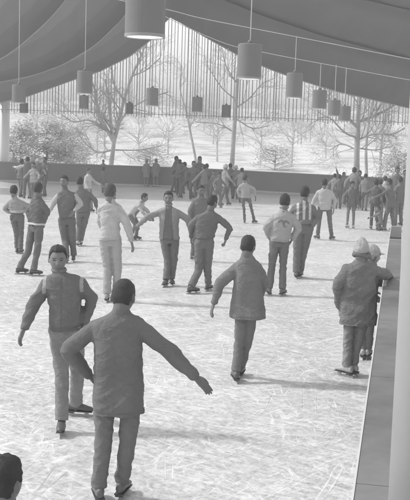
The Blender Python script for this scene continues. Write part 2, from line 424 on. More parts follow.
# ------------------------------------------------------------------ cables and pendant lamps
def cable(pts, label, r=.011):
    P, rr = catmull([Vector(p) for p in pts], [r] * len(pts), 5)
    g = Geo(); g.tube(P, rr, 6, 1); o = g.obj('support_cable', mat('cable', .5, .5, 8, .1, 0), origin=P[0]); o.location = P[0]
    tag(o, label, 'cable')
C1 = [PX(x, y, 28) for x, y in ((-80, -65), (60, -14), (165, 9), (205, 19), (300, 37.5), (410, 59), (470, 69))]
C2 = [PX(x, y, 32) for x, y in ((60, -60), (140, 2), (216, 40), (262, 52), (340, 67), (410, 80), (470, 89))]
cable(C1, 'thin steel cable sloping across in front of the roof, the higher one')
cable(C2, 'thin steel cable sloping across in front of the roof, the lower one')
C0 = [Vector((-11, 11.5, 8.2)), Vector((-.7, 11.5, 6.2)), Vector((9, 11.5, 7.5))]
C05 = [Vector((-14, 18.7, 9.0)), Vector((.8, 18.7, 6.6)), Vector((12, 18.7, 7.6))]
C3 = [PX(-120, -40, 35), PX(20, -9, 35), PX(150, -60, 35)]
for c, l in ((C0, 'steel cable strung high over the ice for the largest pendant lamp'), (C05, 'steel cable strung high over the ice for the second largest lamp'), (C3, 'steel cable strung high over the ice beside the low canopy corner')): cable(c, l)
SHADE = mat('lamp_shade', .19, .6, 6, .06, 0)
RIM = mat('lamp_rim', .3, .5, 6, .06, 0)
DIFF, nt, bs = nodes('lamp_diffuser')
bs.inputs['Base Color'].default_value = (.8, .8, .8, 1); bs.inputs['Emission Color'].default_value = (1, 1, 1, 1); bs.inputs['Emission Strength'].default_value = .7
def lamp(x0, x1, y0, y1, d, ctop, label, cl):
    c = (x0 + x1) / 2; rad = (x1 - x0) * d / 2000; pb = PX(c, y1, d); pt = PX(c, y0, d); h = pt.z - pb.z
    b = empty('pendant_lamp', (pb.x, d, pb.z)); tag(b, label, 'lamp', 'pendant lamps over the ice')
    n = 40; ring = lambda r, z: [(r * math.cos(2 * math.pi * j / n), r * math.sin(2 * math.pi * j / n), z) for j in range(n)]
    g = Geo(); g.rings([ring(rad - .012, .02), ring(rad - .012, .0), ring(rad, .0), ring(rad, h - .02), ring(rad - .02, h), ring(.03, h + .005), ring(.03, h - .02), ring(rad - .03, h - .03), ring(rad - .012, .02)], cap=False)
    o = g.obj('shade', SHADE, b, smooth=False)
    g = Geo(); g.rings([ring(rad + .004, -.006), ring(rad + .004, .03), ring(rad - .016, .03), ring(rad - .016, -.006), ring(rad + .004, -.006)], cap=False); g.obj('rim', RIM, b, smooth=False)
    g = Geo(); g.rings([ring(rad - .02, .002), ring(rad - .02, .012)]); g.obj('diffuser', DIFF, b, smooth=False)
    g = Geo(); g.rings([ring(.05, h + .002), ring(.05, h + .05), ring(.02, h + .08)]); g.obj('cap', SHADE, b)
    g = Geo(); g.tube([(0, 0, h + .06), (0, 0, ctop - pb.z)], [max(.009, d * .0003)] * 2, 6, 1); g.obj('cord', mat('cable', .5, .5, 8, .1, 0), b)
def cz(c, x):
    P, _ = catmull([Vector(p) for p in c], [0] * len(c), 8)
    for a, q in zip(P, P[1:]):
        if a.x <= x <= q.x: return a.z + (q.z - a.z) * (x - a.x) / (q.x - a.x)
    return P[-1].z
LAMPS = [
 (125, 164.5, -14, 37, 11.5, C0, 'largest pendant lamp, cut by the top of the view'),
 (237, 261, 44, 79, 18.7, C05, 'second largest pendant lamp, hanging in front of the slim straight tree'),
 (286, 302, 73, 98, 28, C1, 'grey drum lamp on the higher cable, right of the slim tree'),
 (312, 326, 90, 109, 32, C2, 'grey drum lamp on the lower cable, left of a pair of small ones'),
 (328, 340, 100, 116, 37.5, 65, 'small drum lamp touching the smaller one at the broad bare tree'),
 (338, 350, 106, 121, 41, 68, 'lowest small drum lamp, just beside the broad bare tree crown'),
 (12, 25, 85, 103, 35, C3, 'grey drum lamp on a long cord above the white canopy post'),
 (19.5, 28, 103, 113, 52, 96, 'tiny drum lamp just below the lamp over the white post'),
 (77, 92, 71, 94, 29.5, C1, 'grey drum lamp on a long cord in front of the low side of the screen'),
 (79.5, 88.5, 95.5, 109, 47, 70, 'small dark drum lamp right under the lamp on the long cord'),
 (146, 158, 88, 106, 37.5, 36, 'dark drum lamp alone in the bright gap beside the forked tree'),
 (126, 133, 103, 114, 53, 56, 'tiny drum lamp among the limbs of the forked bare tree'),
 (192, 202, 97, 112, 45, 32, 'small drum lamp under the middle of the slat screen'),
 (221.5, 230.5, 105, 117.5, 50, 48, 'small tilted looking drum lamp touching the slim straight tree'),
]
for (x0, x1, y0, y1, d, c, l) in LAMPS:
    p = PX((x0 + x1) / 2, y1, d)
    lamp(x0, x1, y0, y1, d, cz(c, p.x) if isinstance(c, list) else PX((x0 + x1) / 2, c, d).z, l, c)

# ------------------------------------------------------------------ trees
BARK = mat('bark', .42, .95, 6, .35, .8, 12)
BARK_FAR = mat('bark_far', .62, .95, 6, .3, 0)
def twigs(g, p, d, L, r, depth, rnd, up=.12, n=5):
    pts = [p]; rad = [r]; q = p.copy(); dd = d.normalized(); segs = 4 if depth > 1 else 3
    for i in range(segs):
        dd = (dd + Vector((rnd.gauss(0, .16), rnd.gauss(0, .16), rnd.gauss(up * .5, .14)))).normalized()
        q = q + dd * (L / segs); pts.append(q.copy()); rad.append(max(.006, r * (1 - .62 * (i + 1) / segs)))
    g.tube(pts, rad, n if depth > 1 else 4, 1, False)
    if depth <= 0: return
    k = rnd.choice((3, 4, 4)) if depth > 1 else rnd.choice((3, 4, 5))
    for j in range(k):
        t = rnd.uniform(.25, 1.0); i = min(segs - 1, int(t * segs)); b = pts[i].lerp(pts[i + 1], t * segs - i)
        ax = (pts[i + 1] - pts[i]).normalized(); side = ax.cross(Vector((rnd.gauss(0, 1), rnd.gauss(0, 1), rnd.gauss(0, 1)))).normalized()
        nd = (ax * rnd.uniform(.5, 1.0) + side * rnd.uniform(.5, 1.0)).normalized()
        twigs(g, b, nd, L * rnd.uniform(.45, .75), rad[i] * rnd.uniform(.4, .62), depth - 1, rnd, up, n)
def limb_tree(trunk, limbs, y, seed, label, r0, tw=2):
    """a bare tree: trunk and main limbs follow given outlines (with depth of their own), twigs grow from them"""
    rnd = random.Random(seed); base = PX(trunk[0][0], trunk[0][1], y); zb = ground_z(base.x, y) - .1
    root = empty('bare_tree', (base.x, y, zb)); tag(root, label, 'tree')
    P = [Vector((base.x, y, zb))] + [PX(a, b, y) for a, b in trunk]; rr = [r0 * 1.25] + [r0 * (1 - .45 * i / len(trunk)) for i in range(len(trunk))]
    g = Geo(); g.tube(P, rr, 12, 4); g.obj('trunk', BARK, root, origin=root.location)
    g = Geo()
    for (pts, ra) in limbs:
        off = rnd.uniform(-.8, .8); Q = []
        for i, (a, b) in enumerate(pts): Q.append(PX(a, b, y + (off * i / 1.5)))
        Q2, R2 = catmull(Q, [ra * (1 - .7 * i / len(Q)) for i in range(len(Q))], 4) if len(Q) > 2 else (Q, [ra, ra * .5])
        g.tube(Q2, R2, 7, 1)
        for _ in range(3 + 2 * len(Q)):
            i = rnd.randrange(1, len(Q2)); ax = (Q2[i] - Q2[i - 1]).normalized()
            sd = ax.cross(Vector((rnd.gauss(0, 1), rnd.gauss(0, 1), rnd.gauss(0, 1)))).normalized()
            twigs(g, Q2[i], ax * .7 + sd * .9, rnd.uniform(.8, 1.9), R2[i] * .5, tw, rnd)
    g.obj('crown', BARK, root, origin=root.location)
limb_tree([(111, 166), (113, 150), (114, 141)],
  [([(114, 142), (106, 128), (98, 112), (95, 90), (88, 76)], .13), ([(114, 142), (111, 124), (109, 100), (105, 80)], .12), ([(114, 141), (119, 122), (124, 100), (132, 76), (139, 60), (146, 44)], .14),
   ([(119, 122), (132, 108), (150, 98), (168, 92)], .07), ([(106, 128), (88, 120), (74, 122), (62, 115)], .07), ([(112, 150), (98, 152), (84, 142), (76, 128)], .07), ([(124, 100), (114, 84), (112, 66)], .07), ([(132, 76), (146, 70), (160, 58)], .06), ([(116, 150), (140, 150), (160, 146)], .05)],
  63, 11, 'bare tree with a forked trunk and wide limbs beyond the board wall', .155)
limb_tree([(232, 167), (233.5, 140), (235.5, 110), (237.5, 80), (239, 60)],
  [([(239, 62), (241, 45), (240, 28)], .09), ([(236, 100), (222, 88), (210, 70)], .05), ([(236, 108), (250, 98), (262, 84), (275, 78)], .05), ([(234, 132), (218, 124), (196, 122)], .05), ([(235, 118), (252, 128), (268, 126)], .05), ([(237, 84), (226, 66), (222, 48)], .05)],
  64, 12, 'bare tree with one slim straight trunk behind the second largest lamp', .15)
limb_tree([(356.5, 176), (357, 150), (358, 128), (358, 118)],
  [([(358, 120), (360, 100), (361, 84), (358, 70)], .13), ([(358, 128), (346, 116), (334, 106), (322, 96)], .10), ([(358, 122), (374, 116), (390, 108), (402, 98)], .10), ([(357, 138), (344, 132), (330, 118), (318, 118)], .07), ([(357, 140), (374, 134), (392, 134), (405, 128)], .07), ([(361, 92), (372, 84), (384, 70)], .06), ([(360, 96), (350, 84), (344, 72)], .06), ([(357, 150), (342, 144), (330, 150)], .05), ([(357, 148), (376, 150), (392, 146)], .05)],
  61, 13, 'broad bare tree with a thick dark trunk and level limbs behind the skaters', .19)
limb_tree([(366.5, 174), (366, 150), (368, 126)], [([(368, 128), (372, 104), (378, 88)], .07), ([(367, 146), (378, 136), (386, 124)], .05)], 70, 14, 'thin bare tree close beside the broad dark trunk', .12)
limb_tree([(380.5, 172), (381, 150), (383, 128)], [([(383, 130), (386, 110), (394, 92)], .07), ([(382, 142), (372, 130), (366, 116)], .05)], 74, 15, 'thin bare tree standing farther off between broad tree and column', .12)
limb_tree([(196, 162), (190, 130), (186, 108)], [([(186, 110), (180, 88), (182, 66)], .06), ([(189, 128), (198, 112), (204, 96)], .05)], 80, 16, 'pale slender bare tree alone under the middle of the screen', .10)

# distant bare trees on the snowy slope: two kinds, copied
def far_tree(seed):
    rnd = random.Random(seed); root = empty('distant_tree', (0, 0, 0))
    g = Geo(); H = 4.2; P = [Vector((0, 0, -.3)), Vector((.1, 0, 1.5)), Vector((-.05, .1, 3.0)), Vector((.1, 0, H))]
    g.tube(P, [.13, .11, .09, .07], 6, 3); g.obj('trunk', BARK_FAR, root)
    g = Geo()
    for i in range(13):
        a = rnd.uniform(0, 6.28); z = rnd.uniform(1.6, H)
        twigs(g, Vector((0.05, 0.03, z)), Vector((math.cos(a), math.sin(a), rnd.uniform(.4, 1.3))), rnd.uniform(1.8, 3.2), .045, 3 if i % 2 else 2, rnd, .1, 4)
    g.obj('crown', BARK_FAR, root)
    return root
def copy_thing(o):
    c = o.copy(); col.objects.link(c)
    for ch in o.children:
        k = ch.copy(); col.objects.link(k); k.parent = c
        for s in ch.children:
            q = s.copy(); col.objects.link(q); q.parent = k
    return c
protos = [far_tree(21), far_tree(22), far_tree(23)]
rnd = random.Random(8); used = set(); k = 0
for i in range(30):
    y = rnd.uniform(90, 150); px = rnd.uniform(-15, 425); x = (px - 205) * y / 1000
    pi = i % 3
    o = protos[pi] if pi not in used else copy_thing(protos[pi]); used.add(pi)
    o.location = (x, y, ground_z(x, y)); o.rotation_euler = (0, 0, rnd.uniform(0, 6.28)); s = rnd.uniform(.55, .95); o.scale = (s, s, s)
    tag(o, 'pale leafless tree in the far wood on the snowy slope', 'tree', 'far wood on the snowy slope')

# snow-laden evergreens and bushes
LEAF = mat('needles', .62, .9, 5, .3, 0); LSNOW = mat('snow_on_leaves', .75, .9, 5, .1, 0)
def leafy(px, py_base, y, h, w, n, seed, label, name='evergreen_tree', cat='tree', snow=.45):
    rnd = random.Random(seed); p = PX(px, py_base, y); zb = ground_z(p.x, y) - .05
    root = empty(name, (p.x, y, zb)); tag(root, label, cat)
    g = Geo(); g.tube([(0, 0, 0), (.05, 0, h * .45), (0, .05, h * .9)], [.05 * h / 2, .035 * h / 2, .015], 8, 3)
    cl = []
    for i in range(40):
        t = rnd.uniform(.12, .95); a = rnd.uniform(0, 6.28); rr = w * (1 - .55 * t) * rnd.uniform(.45, 1.05)
        c = Vector((rr * math.cos(a), rr * math.sin(a), h * t + rnd.uniform(-.1, .1))); cl.append(c)
        g.tube([(0, 0, max(.1, c.z - .35)), tuple(c * .55 + Vector((0, 0, c.z * .3))), tuple(c)], [.03, .02, .008], 5, 2)
    g.obj('trunk', BARK, root)
    a = Geo(); fm = []
    for i in range(n):
        c = rnd.choice(cl); q = c + Vector((rnd.gauss(0, .32), rnd.gauss(0, .32), rnd.gauss(0, .2)))
        if q.z < .05: continue
        top = rnd.random() < snow
        u = Vector((rnd.gauss(0, 1), rnd.gauss(0, 1), rnd.gauss(0, .4))).normalized() * rnd.uniform(.04, .11); v = u.cross(Vector((rnd.gauss(0, .5), rnd.gauss(0, .5), 1))).normalized() * rnd.uniform(.03, .07)
        if top: q.z += .08
        fm.append(1 if top else 0); a.add([q - u - v, q + u - v * .3, q + u * .6 + v, q - u * .6 + v], [(0, 1, 2, 3)])
    o = a.obj('foliage', [LEAF, LSNOW], root, smooth=False); o.data.polygons.foreach_set('material_index', fm)
leafy(20, 164, 64, 3.6, 2.0, 5720, 31, 'snowy evergreen just beside the white canopy post')
leafy(46, 164, 66, 3.9, 2.2, 6160, 32, 'broad snowy evergreen between white post and forked tree', snow=.55)
leafy(70, 164, 72, 3.4, 1.8, 3960, 33, 'smaller snowy evergreen nearest to the forked bare tree', snow=.6)
leafy(150, 160, 88, 1.8, 2.2, 1540, 34, 'low snowy bush far behind the hooded pair', 'snowy_bush', 'bush', .6)
leafy(275, 160, 86, 2.2, 2.4, 1980, 35, 'low snowy bush far beyond the wall between slim and broad trees', 'snowy_bush', 'bush', .6)
leafy(398, 172, 70, 3.0, 1.6, 2640, 36, 'snowy bush far beyond the wall beside the column', 'snowy_bush', 'bush', .5)

# ------------------------------------------------------------------ people
def frame(yaw, pitch=0.0, tilt=0.0):
    """yaw 0 faces away from the camera (+Y), 90 faces +X, 180 faces the camera"""
    return (Matrix.Rotation(-R(yaw), 3, 'Z') @ Matrix.Rotation(-R(pitch), 3, 'X') @ Matrix.Rotation(R(tilt), 3, 'Y'))

def head_surface(n, s=1.0):
    sq = np.sign(n) * np.abs(n) ** .92
    x, y, z = sq[:, 0] * .078, sq[:, 1] * .096, n[:, 2] * .116
    low = np.clip(-z / .118, 0, 1)
    x = x * (1 - .26 * low ** 1.6)
    back = np.clip(-n[:, 1], 0, 1)
    y = y + back * low * .045
    fr = np.clip(n[:, 1], 0, 1) ** .5
    y = y - fr * .006 * np.exp(-((z - .045) / .03) ** 2) * 0
    y = y + fr * (.020 * np.exp(-(x / .013) ** 2 - ((z + .030) / .015) ** 2) + .012 * np.exp(-(x / .010) ** 2 - ((z + .008) / .022) ** 2))
    y = y - fr * .011 * np.exp(-((np.abs(x) - .031) / .015) ** 2 - ((z - .006) / .011) ** 2)
    y = y + fr * .004 * np.exp(-((np.abs(x) - .03) / .022) ** 2 - ((z - .027) / .009) ** 2)
    y = y + fr * .006 * np.exp(-(x / .024) ** 2 - ((z + .064) / .010) ** 2)
    y = y + fr * .008 * np.exp(-(x / .026) ** 2 - ((z + .105) / .018) ** 2)
    return np.stack([x, y, z], 1) * s
def sphere_dirs(n=40, m=28):
    d = []
    for i in range(1, m):
        th = math.pi * i / m
        for j in range(n):
            ph = 2 * math.pi * j / n; d.append((math.sin(th) * math.cos(ph), math.sin(th) * math.sin(ph), -math.cos(th)))
    return np.array(d), n, m
def sphere_geo(g, pts, n, m):
    g.rings([[Vector(p) for p in pts[i * n:(i + 1) * n]] for i in range(m - 1)])

def hand(g, w, d, pn, side, curl=.35, s=1.0, fat=1.0):
    """wrist point, pointing direction, palm normal, thumb side (+1/-1 along d x pn)"""
    d = d.normalized(); pn = (pn - d * pn.dot(d)).normalized(); ax = d.cross(pn) * side
    T = lambda a, b, c: w + (ax * a + d * b + pn * c) * s
    ringf = lambda b, hw, th: [T(hw * math.cos(t), b, th * math.sin(t)) for t in (2 * math.pi * j / 12 for j in range(12))]
    g.rings([ringf(-.03, .026, .021), ringf(.0, .029, .019), ringf(.03, .038, .017), ringf(.065, .043, .015), ringf(.092, .041, .012), ringf(.1, .034, .008)])
    for k, (xo, L) in enumerate(((.031, .070), (.0105, .080), (-.0105, .074), (-.030, .058))):
        p = [Vector((xo * 1.0, .085, 0))]; a = 0
        for q, fr in enumerate((.42, .32, .26)):
            a += curl * (.75 + .12 * k) * (.8 if q == 0 else 1.0)
            dx = xo * .9 * (1 - min(1, curl)); v = Vector((dx, math.cos(a), math.sin(a))).normalized()
            p.append(p[-1] + v * L * fr)
        g.tube([T(*q) for q in p], [.0098 * fat * s, .0092 * fat * s, .0085 * fat * s, .0072 * fat * s], 8, 2)
    p = [Vector((.028, .018, .004)), Vector((.053, .045, .012)), Vector((.064, .07, .018)), Vector((.066, .095, .026))]
    g.tube([T(*q) for q in p], [.016 * s, .0125 * fat * s, .011 * fat * s, .0085 * fat * s], 8, 2)

def skate(parent, org, ank, yaw, white, s=1.0, knee=None, pitch=0.0):
    """ice boot with its blade; ank is the ankle joint, .145 above the blade's foot"""
    rot = frame(yaw, pitch); f = lambda a, b, c: Vector(ank) + rot @ (Vector((a, b, c)) * s)
    g = Geo()
    def ring(y, zc, hw, hh): return [f(hw * math.cos(t), y, zc + hh * math.sin(t)) for t in (2 * math.pi * j / 14 for j in range(14))]
    g.rings([ring(-.088, -.055, .012, .02), ring(-.08, -.05, .03, .038), ring(-.03, -.045, .037, .046), ring(.04, -.048, .041, .04), ring(.11, -.062, .045, .029), ring(.16, -.068, .036, .022), ring(.185, -.072, .014, .012)])
    kd = ((knee - Vector(ank)).normalized() if knee is not None else Vector((0, 0, 1))) * s; A0 = f(0, -.004, .0)
    g.tube([f(0, -.035, -.05), A0, A0 + kd * .065, A0 + kd * .11], [.040 * s, .040 * s, .044 * s, .046 * s], 14, 3)
    me = remesh(g, .008, 3, org, 'skate'); b = link_mesh('skate', me, leather(white), parent)
    g = Geo(); g.box((-.038, -.085, -.098), (.038, .17, -.088), rot=rot * s, c=ank); g.box((-.03, -.085, -.112), (.03, -.02, -.0985), rot=rot * s, c=ank)
    g.obj('sole', leather(.08), b, origin=org, smooth=False)
    g = Geo(); g.box((-.003, -.11, -.145), (.003, .2, -.124), rot=rot * s, c=ank)
    for y0 in (-.06, .09): g.box((-.010, y0, -.1235), (.010, y0 + .04, -.0985), rot=rot * s, c=ank)
    g.obj('blade', STEEL, b, origin=org, smooth=False)
def shoe(parent, org, ank, yaw, tone, s=1.0): pass

BODY_COUNT = [0]
def build_person(label, J, yaw, head_yaw=None, head_pitch=0, head_tilt=0, hs=1.0, skin_t=.20, hair=dict(t=.10, style='short'), hat=None,
                 top=None, legs=None, skates=.12, toe=(None, None), detail=.009, curl=(.28, .28), palms=(None, None), gloves=None, collar=None, group=None, scarf=None, lift=(0, 0), body_s=1.0, bdetail=None):
    """J: world joints H,N,SL,SR,EL,WL,ER,WR,PL,PR (hips),KL,AL,KR,AR"""
    BODY_COUNT[0] += 1; seed = BODY_COUNT[0]; bs_ = body_s
    hy = yaw if head_yaw is None else head_yaw; hs *= 1.07
    # head size follows the figure; the seat of the body on the ice is its origin
    for k in ('AL', 'AR'):
        if abs(J[k].z - .145 * bs_) < .16: J[k].z = .145 * bs_ + .002
    org = Vector(((J['AL'].x + J['AR'].x) / 2, (J['AL'].y + J['AR'].y) / 2, 0))
    S = (J['SL'] + J['SR']) / 2; A = (J['SR'] - J['SL']) / 2; Ah = A.normalized(); hw = A.length * 1.04
    Hc = (J['PL'] + J['PR']) / 2; ax = (Hc - S); U = -ax.normalized()
    fy = frame(yaw) @ Vector((0, 1, 0))
    Fw = Ah.cross(U); Fw = Fw if Fw.dot(fy) > 0 else -Fw; Fw.normalize()
    ji = max(hw - .066 * bs_, hw * .55); jl = S - Ah * ji - U * .062 * bs_; jr = S + Ah * ji - U * .062 * bs_
    J['H'] = J['H'].lerp(J['N'], .25); Hr = frame(hy, head_pitch, head_tilt)
    # ---- body (skin): one continuous surface
    g = Geo(); dirs, n, m = sphere_dirs()
    hp = head_surface(dirs, hs); Hm = np.array(Hr)
    sphere_geo(g, hp @ Hm.T + np.array(J['H']), n, m)
    hl = lambda a, b, c: J['H'] + Hr @ (Vector((a, b, c)) * hs)
    for sx in (-1, 1): g.ball(hl(.081 * sx, -.010, -.010), (.010 * hs, .02 * hs, .031 * hs), Hr @ Matrix.Rotation(.35 * sx, 3, 'Z'))
    nb = J['N']
    g.tube([hl(0, -.02, -.05), hl(0, -.022, -.10), nb, nb - U * .06], [.058 * hs, .056 * hs, .062 * bs_, .088 * bs_], 14, 3)
    def ring(c, a, f, n=20, p=2.4):
        o = []
        for j in range(n):
            t = 2 * math.pi * j / n; ct, st = math.cos(t), math.sin(t)
            o.append(c + Ah * (a * math.copysign(abs(ct) ** (2 / p), ct)) + Fw * (f * math.copysign(abs(st) ** (2 / p), st)))
        return o
    g.rings([ring(S + ax * t, w, dd) for t, w, dd in ((.0, hw * .6, .06 * bs_), (.15, hw * .72, .085 * bs_), (.5, hw * .68, .09 * bs_), (.9, hw * .66, .09 * bs_), (1.12, hw * .6, .08 * bs_))])
    for j0, e, w in ((jl, 'EL', 'WL'), (jr, 'ER', 'WR')):
        g.tube([j0, J[e], J[w]], [.043 * bs_, .036 * bs_, .026 * bs_], 12, 5)
    for h, k, a in (('PL', 'KL', 'AL'), ('PR', 'KR', 'AR')):
        g.tube([J[h], J[k], J[a], J[a] + Vector((0, 0, -.07))], [.072 * bs_, .048 * bs_, .034 * bs_, .03 * bs_], 12, 4)
    for i, (e, w, sd) in enumerate((('EL', 'WL', 1), ('ER', 'WR', -1))):
        d = (J[w] - J[e]).normalized()
        pn = palms[i] if palms[i] is not None else (-Ah * (1 if i else -1) * 1.0 + Fw * .25)
        if abs(pn.dot(d)) > .93: pn = Fw + U * .2
        thumb = Fw if palms[i] is None else Fw
        sgn = 1 if d.cross(pn).dot(thumb) > 0 else -1
        hand(g, J[w] + d * .035 * bs_, d, Vector(pn), sgn, curl[i] * .65, 1.0 * bs_, 1.05 if bdetail else 1.3)
    me = remesh(g, min(bdetail or detail, .0075), 2, org, 'person')
    body = link_mesh('person', me, [skin(skin_t), mat('eye', .055, .3, 20, .05, 0), mat('lip', skin_t * .8, .5, 20, .05, 0), hairm(.08)], None, org)
    tag(body, label, 'person', group)
    c = (centers(me) + np.array(org) - np.array(J['H'])) @ Hm / hs
    idx = np.zeros(len(c), np.int32); fr = c[:, 1] > .05
    idx[fr & (((np.abs(c[:, 0]) - .031) / .0135) ** 2 + ((c[:, 2] - .005) / .0055) ** 2 < 1)] = 1
    idx[fr & (np.abs(np.abs(c[:, 0]) - .031) < .018) & (np.abs(c[:, 2] - .027 + ((np.abs(c[:, 0]) - .028) * 9) ** 2 * .12) < .0038)] = 3
    idx[fr & (np.abs(c[:, 0]) < .023) & (np.abs(c[:, 2] + .064) < .007)] = 2
    me.polygons.foreach_set('material_index', idx)
    # ---- hair
    if hair:
        st = hair.get('style', 'short'); th = hair.get('th', .012)
        d2, n, m = sphere_dirs(48, 34); rng = np.random.default_rng(seed)
        base = head_surface(d2, 1.0); z = base[:, 2]; yy = d2[:, 1]; xx = np.abs(d2[:, 0])
        ph = np.degrees(np.arctan2(np.abs(d2[:, 0]), d2[:, 1])); nk = -.118 if st == 'long' else -.088
        lim = np.interp(ph, [0, 40, 58, 68, 76, 88, 104, 116, 135, 180], [.072, .070, .058, .030, -.012, .014, .014, -.06, nk + .008, nk] if st != 'long' else [.056, .05, .02, -.06, -.10, -.11, -.115, nk, nk, nk])
        lim = lim + .004 * np.sin(ph * .35 + seed) + .003 * np.sin(ph * .9 + seed * 2)
        k = np.clip((z - lim) / .014, 0, 1); k = k * k * (3 - 2 * k)
        if hat: k = k * (z < .0)
        nz = (np.sin(d2 @ rng.normal(size=(3, 7)) * 9 + rng.uniform(0, 6, 7))).mean(1)
        r = np.linalg.norm(base, axis=1)
        nf = np.sin(d2 @ rng.normal(size=(3, 9)) * 26 + rng.uniform(0, 6, 9)).mean(1); tt = th * np.interp(z, [-.09, -.02, .03, .08], [.2, .25, .55, 1.1]) * (1 + .45 * nz + .5 * nf + .35 * np.clip(d2[:, 2], 0, 1))
        hp = base * (1 + (k * (tt + .012) - .012) / r)[:, None] * hs
        gg = Geo(); sphere_geo(gg, hp @ Hm.T + np.array(J['H']), n, m)
        gg.obj('hair', hairm(hair['t']), body, origin=org)
    if hat:
        d2, n, m = sphere_dirs(48, 34); base = head_surface(d2, 1.0); z = base[:, 2]; r = np.linalg.norm(base, axis=1)
        lim = -.035 + .075 * np.clip(d2[:, 1] * .5 + .5, 0, 1)
        k = np.clip((z - lim) / .006, 0, 1); nz = np.sin(np.arctan2(d2[:, 1], d2[:, 0]) * 36) * .002
        hp = base * (1 + (k * (.016 + nz + .014) - .014) / r)[:, None]; hp[:, 2] += np.clip((z - .03) / .08, 0, 1) * .012 * k; hp = hp * (1 + ((.055 if hat.get('soft') else .03) * k * np.sin(d2 @ np.array((5., 3., 4.)) + seed))[:, None])
        gg = Geo(); sphere_geo(gg, (hp * hs) @ Hm.T + np.array(J['H']), n, m)
        hb = gg.obj('hat', wool(hat['t']), body, origin=org)
        gg = Geo(); rr = []
        for q in range(13):
            u = q / 12 * 2 * math.pi
            rr.append((.017 * math.cos(u), .024 * math.sin(u)))
        N_ = 44; vs = []; fs = []
        for i in range(N_):
            a = 2 * math.pi * i / N_; zc = -.012 + .045 * (math.sin(a) * .5 + .5)
            for (dr, dz) in rr[:-1]: vs.append(hl((.074 + dr) * math.cos(a), (.094 + dr) * math.sin(a), zc + dz))
        for i in range(N_):
            for q in range(12): fs.append((i * 12 + q, ((i + 1) % N_) * 12 + q, ((i + 1) % N_) * 12 + (q + 1) % 12, i * 12 + (q + 1) % 12))
        gg.add(vs, fs); gg.obj('cuff', wool(hat['t'] * .9), hb, origin=org)
        if hat.get('pom'):
            gg = Geo(); gg.ball(hl(0, -.01, .175), (.032, .032, .03)); gg.obj('pompom', wool(hat['t']), hb, origin=org)
        if hat.get('brim'):
            gg = Geo(); gg.rings([[hl(sx * .075, .085 + e * .07 * (1 - (sx * .9) ** 2), .055 - e * .022 + z) for sx in (-1, -.6, -.2, .2, .6, 1) ] + [hl(sx * .075, .05, .055 + z) for sx in (1, .4, -.4, -1)] for e, z in ((1, 0), (1, .008))])
            gg.obj('brim', cloth(hat['t']), hb, origin=org)
    # ---- upper garment
    tp = dict(t=.16, name='jacket', hem=1.12, hemw=None, dep=1.0, sleeve_r=1.0, fold=.0062, m=cloth); tp.update(top or {})
    L = ax.length; hem = tp['hem']; wf = tp.get('wf', 1.0); dep = tp['dep'] * bs_
    g = Geo(); hemw = tp['hemw'] if tp['hemw'] else hw * .84
    mix = lambda p, q, t: p + (q - p) * t
    nh = max(.05, (nb - S).dot(U)) / L
    back_ = math.cos(R(yaw)) > .3
    prof = [(-nh * (1.75 if back_ else 1.3), (.071 if back_ else .064) * bs_, .075), (-nh * 1.0, .070 * bs_, .075), (-nh * .7, .085 * bs_, .082), (-nh * .4, hw * .52, .094), (-nh * .12, hw * .74, .102), (.05, hw * .86, .112), (.14, hw * .86, .122)]
    if hem > 1.1: prof += [(.34, hw * .85 * wf, .130), (.65, mix(hw * .83 * wf, hemw, .3), .126), (.92, mix(hw * .85 * wf, hemw, .62), .13)]
    else: prof += [(.34, hw * .84 * wf, .130), (.62, hw * .80 * wf, .122), (.85, hw * .82 * wf, .128)]
    prof = [p for p in prof if p[0] < hem - .08]
    prof.append((hem - .05, hemw * .99, tp.get('hemd', .132))); prof.append((hem, hemw, tp.get('hemd', .132) * 1.02))
    lean = tp.get('bend', 0)
    noff = nb - (S - ax * nh); ndir = (J['H'] - nb).normalized()
    cen = lambda t: (S + ax * t + noff * min(1, max(0, -t / nh))) if t >= -nh else nb + ndir * ((-t - nh) * L)
    g.rings([ring(cen(t) + Fw * (lean * math.sin(math.pi * min(1, max(0, t)))), w, dd * dep, 26, 2.5) for t, w, dd in prof])
    g.tube([nb + U * .022 * bs_, nb - U * .05], [.066 * bs_, .085 * bs_], 16, 1)
    sr = tp['sleeve_r'] * bs_; ends = []
    sgs = []
    for j0, e, w in ((jl, 'EL', 'WL'), (jr, 'ER', 'WR')):
        sg = g if not tp.get('sleeve') else Geo(); sgs.append(sg)
        el, wr = J[e], J[w]; d2_ = (wr - el).normalized()
        out = Vector((0, 0, 0))
        sg.tube([j0 + out, j0.lerp(el, .5) + out, el, el.lerp(wr, .5), wr], [.069 * sr, .069 * sr, .065 * sr, .058 * sr, .048 * sr], 14, 4)
        sg.ball(j0 + out, (.070 * sr, .070 * sr, .070 * sr))
    def finish(g, name, mats, paint=None, amp=tp['fold'], hz=.75):
        me = remesh(g, detail, 4, org, name); folds(me, amp, seed * 7 + len(name), hz)
        cv = coords(me).astype(np.float64) + np.array(org) - np.array(S); a_, v_, f_ = cv @ np.array(Ah), -(cv @ np.array(U)), cv @ np.array(Fw)
        if name != 'sleeve':
            LL = L * hem; dz = -.006 * np.exp(-((v_ - LL + .025) / .006) ** 2)
            if name == 'jacket': dz = dz - .006 * np.exp(-(a_ / .007) ** 2) * (v_ > 0) * (f_ > 0)
            # slack cloth hanging between the shoulder blades and under the arms
            dz = dz + .008 * np.sin(a_ * 16 + seed) * np.sin(v_ * 7 + a_ * 9 + seed * 2) * np.clip(v_ / .15, 0, 1)
            if paint is front_shirt: dz = dz - .014 * (front_shirt(a_, v_, f_, hw, LL) == 1)
            set_coords(me, coords(me) + normals(me) * dz[:, None].astype(np.float32))
        o = link_mesh(name, me, mats, body)
